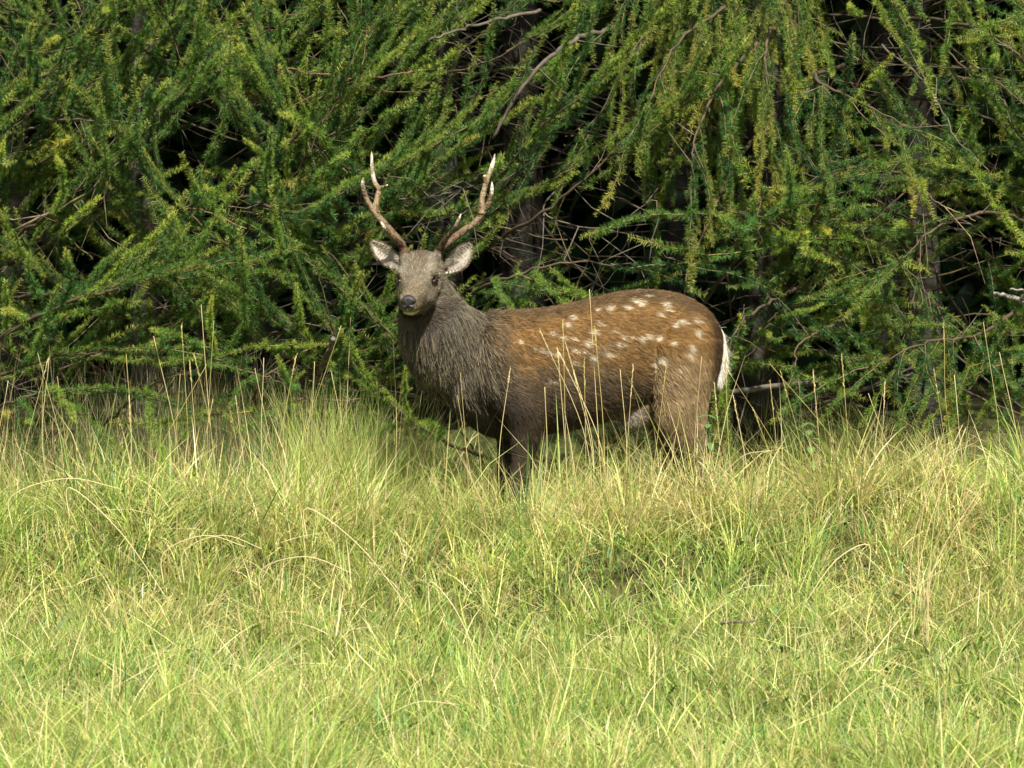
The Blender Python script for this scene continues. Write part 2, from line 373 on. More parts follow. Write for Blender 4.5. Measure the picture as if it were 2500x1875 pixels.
# branches the photograph shows singly
def hero(key, pix, r, style, yellow=0.0, spacing=.05, shoots=True, bare=.1):
    branch(TREES[key][0], [at(*p) for p in pix], r, shoots, style, yellow, spacing, bare=bare)
hero('left', [(-60,860,1.1),(60,790,.75),(190,730,.5),(330,690,.42),(440,665,.4)], .011, 'up', .25, .06)
hero('left', [(-80,950,1.1),(40,900,.8),(150,870,.6),(250,860,.55)], .009, 'up', 0, .07)
hero('left', [(-40,640,1.3),(120,520,.9),(260,400,.75),(400,270,.7)], .010, 'up', 0, .05, bare=.3)
hero('left', [(640,1000,1.2),(600,920,.8),(560,870,.6),(500,845,.5)], .009, 'mix', 0, .07)
hero('mid', [(850,960,1.2),(790,880,.8),(740,820,.65),(690,780,.6)], .009, 'up', 0, .07)
hero('mid', [(560,470,1.4),(640,430,.9),(720,330,.75),(830,230,.7),(880,90,.65)], .010, 'up', 0, .08)
hero('mid', [(560,520,1.4),(600,480,.9),(700,520,.7),(820,480,.6),(1060,360,.55)], .010, 'up', 0, .08)
hero('mid', [(480,260,1.5),(440,200,1.0),(430,120,.8),(400,0,.7)], .010, 'up', 0, .08)
hero('centre', [(1100,760,1.3),(1180,700,.8),(1270,670,.6),(1400,640,.5),(1540,650,.45)], .010, 'mix', 0, .07)
hero('centre', [(1160,620,1.4),(1260,560,.9),(1380,480,.7),(1480,390,.6),(1580,320,.55)], .010, 'up', 0, .07)
hero('centre', [(1130,470,1.4),(1230,420,.9),(1310,320,.7),(1420,230,.6)], .010, 'up', 0, .07)
hero('right', [(1950,-120,1.3),(1800,-10,.8),(1650,110,.6),(1580,260,.5)], .011, 'down', .75, .06)
hero('right', [(1990,-100,1.3),(1900,30,.7),(1870,150,.5),(1880,300,.45)], .011, 'down', .75, .06)
hero('right', [(1900,60,1.2),(1780,180,.7),(1700,320,.5),(1690,430,.45)], .010, 'down', .55, .065)
hero('right', [(2060,160,1.2),(1990,190,.7),(2080,240,.5),(2250,330,.45)], .010, 'down', .4, .07)
hero('right', [(1960,640,1.2),(1900,560,.7),(1820,520,.5),(1700,520,.42)], .009, 'mix', .1, .06)
hero('right', [(1990,600,1.2),(1980,560,.7),(2010,470,.5),(2020,400,.45)], .009, 'mix', .05, .065)
hero('right', [(1950,700,1.2),(1880,740,.7),(1800,800,.45),(1770,900,.4)], .009, 'down', .2, .07)
hero('corner', [(2100,760,1.3),(2020,800,.7),(1950,840,.5),(1940,900,.45)], .009, 'down', .25, .065)
hero('corner', [(2480,760,1.2),(2380,820,.8),(2250,840,.55),(2120,900,.45)], .009, 'down', .1, .065)
hero('corner', [(2560,560,1.2),(2420,520,.8),(2280,560,.6),(2200,640,.5)], .010, 'mix', 0, .07)
hero('mid', [(840,1060,.9),(760,985,.55),(690,935,.42),(600,905,.38)], .008, 'mix', 0, .09)
hero('left', [(250,1040,.9),(330,970,.55),(400,930,.42),(480,905,.38)], .008, 'mix', 0, .1)
hero('left', [(-80,1040,.8),(20,985,.5),(110,955,.42),(200,950,.38)], .008, 'mix', 0, .09)
# bare boughs
GREY = srgb(106,96,84)
def bough(key, pix, r0, r1, twigs=3, col=GREY):
    P = spline([at(*p) for p in pix], 26); b = MB(); f = np.linspace(0,1,26); b.tube(P+rng.normal(0,.003,P.shape), r0+(r1-r0)*f, 7, 0, col)
    for k in range(twigs):
        i = random.randrange(4,24); d = nrm(rng.normal(0,1,3)*[1,.5,1]); l = random.uniform(.12,.45); m_ = P[i]+d*l*.5+rng.normal(0,.02,3)
        b.tube([P[i],m_,m_+nrm(d+rng.normal(0,.5,3))*l*.5], [.003,.002,.001], 4, 0, col*random.uniform(.8,1.3), cap=False)
    b.build('bare_bough', [M_twig], TREES[key][0])
bough('centre', [(1205,340,.75),(1250,252,.72),(1302,178,.72),(1359,126,.75),(1416,92,.8),(1500,66,1.0)], .006, .011, 4)
bough('centre', [(1000,115,.8),(1100,80,.85),(1200,52,.9),(1320,25,1.0)], .004, .008, 3)
bough('centre', [(1380,440,.9),(1330,520,.8),(1480,560,.7),(1600,490,.62),(1585,640,.6)], .004, .002, 8)
bough('left', [(40,560,1.0),(200,480,.8),(310,370,.7),(390,260,.65)], .006, .003, 5, srgb(150,132,108))
bough('left', [(60,320,1.2),(170,290,1.0),(300,310,.9),(380,290,.85)], .005, .002, 8)
bough('left', [(330,560,.9),(420,515,.7),(500,515,.6),(600,560,.55)], .004, .002, 3, srgb(150,112,76))
bough('mid', [(640,150,1.1),(760,180,.9),(900,190,.8),(1010,175,.8)], .005, .003, 6, srgb(132,92,66))
bough('mid', [(970,490,.9),(1050,480,.8),(1120,465,.75),(1180,420,.7)], .004, .002, 9)
bough('corner', [(2500,735,.5),(2455,722,.48),(2425,716,.45)], .010, .006, 0, srgb(150,146,138))
bough('corner', [(2490,738,.5),(2500,712,.42),(2465,705,.38)], .006, .003, 0, srgb(150,146,138))
bough('right', [(1540,975,.75),(1680,958,.72),(1800,955,.75),(2000,925,.8)], .016, .010, 6, srgb(104,98,88))
bough('mid', [(772,930,.95),(790,890,.75),(804,855,.6),(815,824,.52)], .013, .010, 0, srgb(128,120,108))
bough('corner', [(2150,110,1.0),(2260,200,.8),(2330,330,.7),(2420,420,.65)], .005, .002, 6)
bough('right', [(2150,520,.7),(2230,460,.6),(2300,500,.55),(2380,540,.52)], .004, .002, 3, srgb(150,130,92))
# loose dead twigs inside the crowns
for key, n in (('left',36),('mid',36),('centre',60),('right',44),('corner',36)):
    t, pts = TREES[key]; b = MB()
    for k in range(n):
        h = random.uniform(.5,3.4); a = R(random.uniform(-80,80)); L = random.uniform(.6,1.5); c = np.array([np.interp(h,pts[:,2],pts[:,0]), np.interp(h,pts[:,2],pts[:,1]), h])
        d = np.array([math.sin(a),-math.cos(a),random.uniform(-.4,.3)]); P = spline([c, c+d*L*.5+rng.normal(0,.06,3), c+d*L+rng.normal(0,.12,3)], 9)
        cl = srgb(92,80,66)*random.uniform(.4,1.3); b.tube(P, np.linspace(.006,.0015,9), 4, 0, cl)
        for q in range(5):
            i = random.randrange(3,9); dd = nrm(rng.normal(0,1,3)); l = random.uniform(.08,.3); b.tube([P[i], P[i]+dd*l*.5+rng.normal(0,.015,3), P[i]+dd*l+rng.normal(0,.03,3)], [.0022,.0015,.0008], 3, 0, cl*random.uniform(.8,1.3), cap=False)
    b.build('dead_twigs', [M_twig], t)['kind'] = 'stuff'
# unseen crowns above the frame, brought forward to shade the wood, and the trees farther back
for key in TREES:
    t, pts = TREES[key]; clumps(t, pts, 10000, 3.2, pts[-1,2]+.3, 2.6 if key == 'centre' else 1.9, {'centre':.15,'right':.55,'corner':.35}.get(key,.5)); inner(t, pts, 0 if key in ('centre','right') else 40)
BACK = [(-3.4,4.6),(-2.3,4.3),(-1.2,4.9),(-.3,5.6),(.75,4.6),(1.7,4.5),(2.7,4.9),(3.6,4.4)]
BLAB = ['shaded larch standing behind the bright larch at the dry grass','thin shaded larch deep in the wood behind the upturned branches','shaded larch deep behind the stag\'s antlers',
        'shaded larch deep in the wood behind the lichened trunk','shaded larch deep in the dark gap over the stag\'s rump','shaded larch deep behind the yellowing shoots','shaded larch deep in the wood past the stag\'s tail','shaded larch behind the bleached bare branch']
for (x,y), lb in zip(BACK, BLAB):
    t, pts = larch(x, y, .07, 6.5, lb); t['group'] = 'shaded larches deep in the wood'; canopy(t, pts, 80, 1.0, 4.4, 1.3); clumps(t, pts, 9000, 2.6, 6.8, 1.5, -9)
V, F, n0 = [], [], 0
r = np.random.default_rng(5); n = 110000
c = np.stack([r.uniform(-10,10,n), 5.6+4.5*r.random(n)**1.6, r.uniform(.0,8.5,n)],1); c[:,2] += .4
d1 = nrm(r.normal(0,1,(n,3)))*.18; d2 = nrm(r.normal(0,1,(n,3)))*.075
V = np.stack([c-d1-d2, c-d1+d2, c+d1],1).reshape(-1,3)
o = child_mesh('wood', raw_mesh('wood', V, np.arange(n*3), np.arange(n)*3, np.full(n,3), [M_needle], np.repeat(srgb(56,78,38)[None],n*3,0)))
tag(o, 'dark mass of larch foliage deep in the wood', 'wood', kind='stuff')
# ------------------------------------------------------------------ grass
def blades(name, P, az, L, th0, curl, wd, col, tipcol, m, K=3, label=None, twist=1.0):
    n = len(P); r = rng; f = np.linspace(0,1,K+1); h = np.stack([np.cos(az),np.sin(az),np.zeros(n)],1)
    pts = np.empty((n,K+1,3)); pts[:,0] = P
    for k in range(K):
        th = th0+curl*(f[k]+f[k+1])/2; pts[:,k+1] = pts[:,k] + (L/K)[:,None]*(h*np.sin(th)[:,None]+np.array([0,0,1.])*np.cos(th)[:,None])
    sd = np.stack([-np.sin(az),np.cos(az),np.zeros(n)],1); tw = r.normal(0,twist,n)
    sd = nrm(sd*np.cos(tw)[:,None]+h*np.sin(tw)[:,None]+np.array([0,0,.2])*r.normal(0,1,(n,1)))
    wprof = np.array([.75,1,.75,.4,.2])[:K] if K <= 5 else np.linspace(1,.3,K)
    V = np.empty((n,2*K+1,3)); Cc = np.empty((n,2*K+1,3))
    for k in range(K):
        V[:,2*k] = pts[:,k]-sd*(wd*wprof[k]*.5)[:,None]; V[:,2*k+1] = pts[:,k]+sd*(wd*wprof[k]*.5)[:,None]
        cc = col*(1-f[k])+tipcol*f[k]; Cc[:,2*k] = cc; Cc[:,2*k+1] = cc
    V[:,2*K] = pts[:,K]; Cc[:,2*K] = tipcol
    q = np.arange(n)*(2*K+1); loops = []; 
    per = []
    for k in range(K-1): per += [2*k,2*k+1,2*k+3,2*k+2]
    per += [2*K-2,2*K-1,2*K]; per = np.array(per)
    loops = (q[:,None]+per[None]).ravel(); tot = np.tile([4]*(K-1)+[3], n)
    me = raw_mesh(name, V.reshape(-1,3), loops, np.concatenate([[0],np.cumsum(tot)[:-1]]), tot, [m], Cc.reshape(-1,3))
    o = child_mesh(name, me); tag(o, label, 'grass', kind='stuff'); return o
def scatter(n, x0, x1, y0, y1): return rng.uniform(x0,x1,n), rng.uniform(y0,y1,n)
G1, G2, G3 = srgb(138,170,70), srgb(182,202,104), srgb(102,148,76)
Y1, S1, S2 = srgb(204,204,114), srgb(226,212,154), srgb(196,176,116)
def palette(n, dry, x, y):
    k = rng.random(n); g = rng.random((n,1)); c = G1*(1-g)+G2*g; c = np.where((rng.random(n) < .18)[:,None], G3, c)
    c = np.where((k < dry)[:,None], S1*(1-g)+S2*g, c); c = np.where(((k > dry)&(k < dry+.16))[:,None], Y1, c)
    return c*np.exp(rng.normal(0,.16,n))[:,None]
# tussocks: blades fan out of shared roots
def tussocks(n_t, per, x0, x1, y0, y1, h, name, label, dryf, width=(.0022,.0050), spread=.045, K=3):
    tx, ty = scatter(n_t, x0, x1, y0, y1); k = rng.random(n_t) > .6*hollow(tx,ty); tx, ty = tx[k], ty[k]; n_t = len(tx); n = n_t*per; i = np.repeat(np.arange(n_t), per)
    tdry = dryf(tx,ty)+rng.normal(0,.10,n_t); th = h(tx,ty)*np.exp(rng.normal(0,.22,n_t)); tb = np.exp(rng.normal(0,.13,n_t)); tsp = spread*np.exp(rng.normal(0,.5,n_t))
    taz = rng.uniform(0,6.28,n_t)
    a = rng.uniform(0,6.28,n); rr = np.abs(rng.normal(0,1,n))*tsp[i]; x = tx[i]+rr*np.cos(a); y = ty[i]+rr*np.sin(a)
    az = np.where(rng.random(n) < .6, a, taz[i])+rng.normal(0,.6,n); L = th[i]*rng.uniform(.55,1.3,n)
    col = palette(n, np.clip(tdry[i],0,.95), x, y)*tb[i][:,None]; tip = col*(1-.3)+np.where((rng.random(n) < .3)[:,None], S1, col)*.3
    P = np.stack([x,y,ground_z(x,y)-.01],1)
    blades(name, P, az, L, np.abs(rng.normal(.25,.42,n)), np.abs(rng.normal(1.15,1.0,n)), rng.uniform(*width,n), col, tip, M_grass, K, label)
HOLLOW = [(-1.35,-2.75,.33,.30),(-1.05,-2.1,.3,.2),(1.2,-3.1,.34,.25),(-.1,-1.5,.3,.2),(.55,-1.1,.35,.2),(1.45,-2.3,.3,.2),(-.3,-3.3,.3,.3),(-1.75,-1.5,.3,.15)]
def hollow(x,y): return np.clip(sum(np.exp(-((x-a)/c)**2-((y-b)/d)**2) for a,b,c,d in HOLLOW),0,1)
def hgt(x,y): return (1-.25*sstep(-.9,-1.5,x))*(.085+.10*noise(x,y,1.1,21)+.14*noise(x,y,2.6,22)**2+.16*np.exp(-((y+.55)/.35)**2)+.04*sstep(-1.2,.3,y))*(1-.35*hollow(x,y))
def dry(x,y): return .11-.15*hollow(x,y)+.40*noise(x,y,1.3,23)*noise(x,y,.5,24)*1.6+.10*sstep(-.6,.6,y)
tussocks(4100, 60, -3.1, 3.1, -5.3, .9, hgt, 'meadow_grass', 'long yellow-green meadow grass in front of and around the stag', dry)
tussocks(900, 40, -3.1, 3.1, .7, 2.2, lambda x,y: .18+.12*noise(x,y,1.5,25), 'shaded_grass', 'rank shaded grass under the larch branches', lambda x,y: .25+.3*noise(x,y,1.,27))
# outside the frame the meadow goes on, more thinly
for x0,x1,y0,y1,n_ in ((-7,-3.1,-6,3,700),(3.1,7,-6,3,700),(-7,7,-12,-5.3,900)):
    tussocks(n_, 22, x0,x1,y0,y1, lambda x,y: hgt(x,y)*1.1, 'meadow_grass', 'meadow grass carrying on beyond the edges of the view', dry, width=(.006,.011), spread=.09, K=2)
# low green undergrowth filling between the tussocks
n = 90000; x, y = scatter(n,-3.1,3.1,-5.3,1.0); c = palette(n, .12, x, y)*.85
blades('short_grass', np.stack([x,y,ground_z(x,y)-.005],1), rng.uniform(0,6.28,n), rng.uniform(.05,.14,n), np.abs(rng.normal(.3,.3,n)), np.abs(rng.normal(.7,.5,n)), rng.uniform(.003,.006,n), c, c, M_grass, 2, 'short green grass growing low between the long tufts')
# straw: long thin dry bents, arching at all angles
n = 6000; x, y = scatter(n,-3.1,3.1,-5.2,1.3); k = rng.random(n) < .35+.65*noise(x,y,1.2,31); x, y = x[k], y[k]; n = len(x); c = (S1*.95)*np.exp(rng.normal(0,.16,n))[:,None]
blades('straw_bents', np.stack([x,y,ground_z(x,y)],1), rng.uniform(0,6.28,n), np.where(y > -.7, rng.uniform(.20,.38,n), rng.uniform(.14,.32,n)), np.where(y > -.7, np.abs(rng.normal(.15,.25,n)), np.abs(rng.normal(.5,.4,n))), np.abs(rng.normal(.8,.7,n)), rng.uniform(.0022,.0036,n), c, c*1.05, M_straw, 5, 'thin pale straw bents arching through the meadow grass')
# dead straw lying on top of the sward, and low broad-leaved herbs in its hollows
n = 6500; x, y = scatter(n,-3.1,3.1,-5.2,-.3); k = rng.random(n) < .15+1.1*noise(x,y,1.1,33)*noise(x,y,3.,34); x, y = x[k], y[k]; n = len(x); c = np.where((rng.random(n) < .6)[:,None], S1, Y1)*np.exp(rng.normal(0,.15,n))[:,None]
blades('lying_straw', np.stack([x,y,ground_z(x,y)+rng.uniform(.05,.15,n)],1), rng.uniform(0,6.28,n), rng.uniform(.12,.34,n), rng.normal(1.05,.3,n), rng.normal(.45,.3,n), rng.uniform(.0022,.0038,n), c, c, M_straw, 4, 'dead pale straw lying matted over the meadow grass')
n = 16000; x, y = scatter(n,-3.1,3.1,-5.2,.2); k = rng.random(n) < .12+hollow(x,y)*.8; x, y = x[k], y[k]; n = len(x); c = (srgb(92,130,62)*(1-.4*rng.random((n,1)))+srgb(60,60,20)*.2)
blades('low_herbs', np.stack([x,y,ground_z(x,y)+rng.uniform(.01,.07,n)],1), rng.uniform(0,6.28,n), rng.uniform(.025,.06,n), rng.uniform(.5,1.3,n), rng.normal(.4,.3,n), rng.uniform(.010,.020,n), c, c, M_leaf, 3, 'low broad-leaved herbs in the hollows of the meadow')
# dry brown stand under the left larch
n = 1500; a, b_ = rng.normal(0,1,n), rng.normal(0,1,n); x = np.concatenate([-1.22+.20*a[:1000], -2.0+.45*a[1000:]]); y = np.clip(1.0+.16*b_,.6,1.5); c = srgb(194,176,130)*np.exp(rng.normal(0,.25,n))[:,None]; c = np.where((rng.random(n) < .35)[:,None], G3, c)
blades('dry_grass', np.stack([x,y,ground_z(x,y)],1), rng.uniform(0,6.28,n), rng.uniform(.36,.80,n), np.abs(rng.normal(.08,.12,n)), np.abs(rng.normal(.25,.3,n)), rng.uniform(.0022,.0036,n), c, c, M_straw, 5, 'stand of dry brown grass stems under the larch branches')
# tall green grass under the broken bough
n = 2700; x = np.concatenate([wx0+rng.normal(0,s0,n//3) for wx0,s0 in ((-.64,.10),(-.74,.09),(-.47,.14))]); y = np.clip(rng.normal(.16,.14,n),-.2,.42); c = palette(n,.3,x,y)
blades('tall_green_grass', np.stack([x,y,ground_z(x,y)],1), rng.uniform(0,6.28,n), rng.uniform(.32,.78,n), np.abs(rng.normal(.12,.15,n)), np.abs(rng.normal(.5,.4,n)), rng.uniform(.003,.0055,n), c, c, M_grass, 5, 'clump of tall green grass under the broken bough beside the stag')
# single tall stalks with seed heads
def stalk(base_x, y, tip_px, tip_py, bow, label, group, seed=True, rad=.0016, col=None, kink=0):
    y1 = y+random.uniform(-.06,.06); tip = at(tip_px, tip_py, y1); bs = np.array([base_x, y, gz(base_x,y)])
    col = (srgb(226,206,150) if col is None else col)*random.uniform(.85,1.1); bow += random.gauss(0,.022); mid = bs*.5+tip*.5+np.array([bow,random.gauss(0,.02),0.0]); rad *= random.uniform(.65,1.0); col = np.where(random.random() < .3, col*np.array([.72,.74,.5]), col)
    label = label % ('with seed head' if seed else 'without seed head')
    P = spline([bs, mid*.999, tip], 14); st = empty('grass_stalk', bs); tag(st, label, 'grass stalk', group); b = MB()
    b.tube(P, np.linspace(rad*1.25,rad*.7,14), 5, 0, col); b.build('stem', [M_straw], st)
    if seed:
        b = MB(); dirv = nrm(P[-1]-P[-3]); L = random.uniform(.07,.13)
        for k in range(26):
            f = k/25; p = P[-1]-dirv*L*(1-f)+rng.normal(0,.0012,3); d = nrm(dirv+rng.normal(0,.22,3)); s_ = nrm(np.cross(d,rng.normal(0,1,3)))*.0016*(1-.4*f)
            l = .011; b.add([p-s_, p+s_, p+d*l*.6+s_*.8, p+d*l, p+d*l*.6-s_*.8], [[0,1,2,3,4]], 0, col*random.uniform(.85,1.15))
        b.build('seed_head', [M_straw], st, smooth=False)
def wx(px, y): return float(at(px, 1200, y)[0])
FL = 'tall straw-coloured stalk %s crossing the stag\'s flank'
for bx, tx, ty, bow in [(1385,1374,784,0),(1478,1439,706,.01),(1476,1452,800,.01),(1300,1330,945,0),(1225,1246,899,0),(1508,1546,890,0),(1572,1626,897,-.02),(1700,1713,870,-.012),(1742,1744,936,0),
                        (1392,1362,860,.02),(1440,1380,835,.03),(1450,1318,806,.05),(1430,1426,880,0),(1512,1514,902,0),(1150,1124,910,.0),(1175,1117,965,0),(1445,1400,905,.02),(1490,1360,850,.05)]:
    y = random.uniform(-.55,-.36); stalk(wx(bx,y), y, tx, ty, bow, FL, 'stalks before the stag', seed=random.random() < .6)
LL = 'tall dry stalk %s below the larches beside the stag\'s neck'
for bx, tx, ty, bow in [(380,443,792,.02),(580,522,761,-.03),(497,491,730,0),(815,833,747,0),(862,856,769,0),(330,505,874,-.03),(800,768,865,-.01),(700,644,871,-.02),(350,308,848,-.03),(10,118,846,-.02),(390,375,815,0),
                        (930,960,817,0),(735,723,843,0),(90,92,830,.03),(180,105,850,-.04),(240,120,842,-.1),(260,315,930,.02),(720,560,960,-.05),(590,575,935,-.02),(545,520,960,0),(690,622,880,-.02),(830,808,900,0),(470,463,840,0),(480,474,850,0),(430,440,880,0),(150,140,900,0),(60,20,910,0)]:
    y = random.uniform(-.2,.35); bx += random.gauss(0,70); stalk(wx(bx,y), y, tx, ty+random.uniform(0,50), bow+random.gauss(0,.03), LL, 'stalks before the left larches', seed=random.random() < .4, rad=.0015)
RL = 'tall dry stalk %s leaning among grass behind the stag\'s tail'
for bx, tx, ty, bow in [(1990,1770,893,.05),(2100,1880,888,.06),(2080,2055,870,0),(1810,1772,875,-.02),(2460,2304,792,-.08),(2440,2401,787,.05),(2380,2330,915,-.04),(1850,1790,965,.03),(1880,1840,1000,.03),(2200,2120,960,.03),(2010,1985,905,0),
                        (1960,1905,905,.03),(2300,2280,900,0),(2490,2440,860,.02),(2170,2160,930,0),(1900,1880,930,0)]:
    y = random.uniform(-.25,.25); stalk(wx(bx,y), y, tx, ty, bow, RL, 'stalks right of the tail', seed=random.random() < .6)
PL = 'long pale stem %s in the leaning sheaf out in the meadow'
for k in range(9):
    y = -1.9+random.uniform(-.2,.2); stalk(wx(2235+random.uniform(-15,50),y), y, 2335+random.uniform(-45,70), 1010+random.uniform(-30,220), -.03, PL, 'pale sheaf of stems', seed=False, rad=.0017)
ML = 'long pale stem lying bent across the meadow grass'
for x0,y0,x1,y1,yy in [(170,1190,420,1480,-1.5),(450,1345,640,1340,-1.7),(400,1350,600,1335,-1.6),(640,1390,860,1400,-1.9),(1300,1560,1380,1700,-2.6),(750,1240,1010,1500,-1.4),(2120,1330,1960,1480,-2),(1740,1200,1880,1100,-1.0),(1700,1130,1760,1250,-.8),(1050,1420,1180,1640,-2.2),(360,1790,560,1720,-3.2),(900,1790,1120,1720,-3.2),(30,1210,300,1195,-1.2)]:
    p0, p1 = at(x0,y0,yy), at(x1,y1,yy-.1); 
    for p in (p0,p1): p[2] = max(p[2], gz(p[0],p[1])+.04)
    st = empty('grass_stalk', (p0[0],p0[1],gz(p0[0],p0[1]))); tag(st, ML, 'grass stalk', 'bent stems in the meadow'); b = MB(); mid = (p0+p1)/2+np.array([0,0,.05])
    b.tube(spline([p0-[0,0,.12],p0,mid,p1],16), np.linspace(.002,.0012,16), 5, 0, srgb(230,214,160)); b.build('stem', [M_straw], st)
# ------------------------------------------------------------------ small things
def leaf(b, p, d, L, wd, col):
    s_ = nrm(np.cross(d,[0,0,1.]))*wd; n_ = np.array([0,0,1.])*wd*.4; q = [p, p+d*L*.3+s_-n_*.2, p+d*L*.65+s_*.7-n_*.4, p+d*L-n_*1.2, p+d*L*.65-s_*.7-n_*.4, p+d*L*.3-s_-n_*.2, p+d*L*.5+n_*.35]
    b.add(q, [[0,1,6],[1,2,6],[2,3,6],[3,4,6],[4,5,6],[5,0,6]], 0, col)
def herb(px, py, y, h, label):
    tip = at(px,py,y); bs = np.array([tip[0]+.01,y,gz(tip[0],y)]); t = empty('nettle_plant', bs); tag(t, label, 'plant'); b = MB()
    P = spline([bs, bs*.5+tip*.5+[.012,0,0], tip], 12); b.tube(P, np.linspace(.004,.0022,12), 5, 0, srgb(104,124,70)); b.build('stem', [M_leaf], t)
    for k in range(11):
        f = .35+.65*k/10; p = np.array([np.interp(f, np.linspace(0,1,12), P[:,j]) for j in range(3)])
        for q in (0,1):
            a = k*1.57+q*math.pi+random.uniform(-.3,.3); d = nrm([math.cos(a),math.sin(a),random.uniform(-.5,.2)]); b = MB()
            leaf(b, p, nrm(d*[1,.6,1]-[0,.35,.25]), random.uniform(.045,.07)*(1.15-.4*f), random.uniform(.012,.018), srgb(94,132,70)*random.uniform(.8,1.2)); b.build('leaf', [M_leaf], t, smooth=True)
herb(1728, 1012, -.30, .4, 'leafy green nettle growing beside the stag\'s hind leg')
herb(1975, 1030, -.30, .4, 'small leafy green nettle in the grass past the stag\'s tail')
def stick(name, label, cat, pix, r0, r1, m_, y_):
    P = spline([at(*p) for p in pix], 14)
    b = MB(); b.tube(P, np.linspace(r0,r1,14)*(1+.15*rng.normal(0,1,14)), 8, 0, (.2,.2,.2), rough=.3); o = b.build(name, [m_]); tag(o, label, cat); return o
y1, y2 = on_ground(960,1030,.05), on_ground(1040,1060,.05)
stick('fallen_stick', 'dark mossy stick lying in the grass below the stag\'s chest', 'stick', [(960,1018,y1),(1000,1032,(y1+y2)/2),(1040,1050,y2)], .012,.006, M_bark, 0)
yy = on_ground(1800,1518,.10)
stick('dead_twig', 'short grey dead twig lying on top of the open meadow grass', 'twig', [(1758,1521,yy),(1790,1517,yy),(1820,1519,yy),(1846,1514,yy)], .006,.004, M_snag, 0)
# ------------------------------------------------------------------ the stag
def loft(bm, secs, n=28, res=4, power=1.0):
    "a closed tube through sections (centre, A, B); A and B are half-axis vectors"
    S = np.array([np.concatenate([s[0], s[1], s[2]]) for s in secs], float)
    S = spline(S, (len(S)-1)*res+1); V = []
    for s in S:
        c, A, B = s[:3], s[3:6], s[6:9]
        for i in range(n):
            a = 2*math.pi*i/n; ca, sa = math.cos(a), math.sin(a)
            V.append(c + A*math.copysign(abs(ca)**power, ca) + B*math.copysign(abs(sa)**power, sa))
    K = len(S); F = [[k*n+i, k*n+(i+1)%n, (k+1)*n+(i+1)%n, (k+1)*n+i] for k in range(K-1) for i in range(n)]
    F += [list(range(n))[::-1], [(K-1)*n+i for i in range(n)]]
    bm.add(V, F)
def ball(bm, c, ax, n=20):
    "ellipsoid; ax is three half-axis vectors"
    secs = [(np.asarray(c)+ax[0]*math.cos(t), ax[1]*max(.02,math.sin(t)), ax[2]*max(.02,math.sin(t))) for t in np.linspace(0.06, math.pi-.06, 9)]
    loft(bm, secs, n, 1)
YAW = math.tan(R(11))
def sy(px): return (px-1450)*.00154*YAW
bm = MB()
# trunk: px, top, bottom, half width
TORSO = [(1757,812,872,.04),(1746,786,915,.085),(1724,757,950,.12),(1690,732,965,.145),(1650,717,975,.158),(1590,708,985,.150),(1520,713,1012,.162),
         (1440,730,1036,.178),(1360,748,1052,.182),(1290,756,1060,.168),(1220,760,1066,.148),(1165,772,1048,.128),(1120,800,1005,.115),(1090,840,960,.07)]
secs = []
for px, t, b, hw in TORSO:
    P1, P2 = at(px, t, sy(px)), at(px, b, sy(px)); secs.append(((P1+P2)/2, (P1-P2)/2, np.array([.19,-.98,0])*hw))
loft(bm, secs, power=.92)
EYE = at(1021, 684, -.27)
hf = np.array([-math.sin(R(10.5))*math.cos(R(12)), -math.cos(R(10.5))*math.cos(R(12)), -math.sin(R(12))])
hs = nrm(np.cross([0,0,1.], hf)); hu = np.cross(hf, hs)
def H(t, s, u): return EYE + hf*t + hs*s + hu*u
# neck with its mane: px, py, depth, half thickness across the picture, half width in depth, tilt of the section
NECK = [(1250,915,-.02,.185,.15,30),(1175,885,-.05,.185,.15,38),(1112,848,-.09,.165,.14,40),(1072,800,-.13,.138,.125,30),(1050,752,-.155,.112,.11,18),
        (1042,712,-.17,.094,.098,8),(1038,680,-.18,.08,.085,0)]
secs = [(at(px,py,y), np.array([math.cos(R(a)), .15, math.sin(R(a))])*h, np.array([.15,-1,.1])*wd) for px,py,y,h,wd,a in NECK]
loft(bm, secs)
# head: t along the face, u of the middle, half height, half width
HEAD = [(-.125,.0,.055,.055),(-.085,.006,.084,.080),(-.035,.002,.093,.085),(0,-.01,.086,.081),(.04,-.026,.075,.070),(.08,-.037,.062,.052),
        (.12,-.044,.053,.044),(.155,-.047,.047,.041),(.18,-.048,.040,.036),(.196,-.047,.024,.024)]
loft(bm, [(H(t,0,u), hu*hh, hs*hw) for t,u,hh,hw in HEAD], power=.94)
ball(bm, H(.035,0,-.082), [hf*.085, hs*.048, hu*.034])         # lower jaw
ball(bm, H(.13,0,-.080), [hf*.045, hs*.026, hu*.016])          # chin
for q in (-1, 1):
    ball(bm, H(.010,q*.062,.037), [hf*.032, hs*.018, hu*.013])   # brow ridge
    ball(bm, H(.03,q*.050,-.05), [hf*.055, hs*.022, hu*.034])   # cheek
    ball(bm, H(-.05,q*.058,.068), [hf*.020, hs*.017, hu*.024])  # pedicle
    ball(bm, H(.165,q*.022,-.03), [hf*.028, hs*.018, hu*.022])  # nostril pad
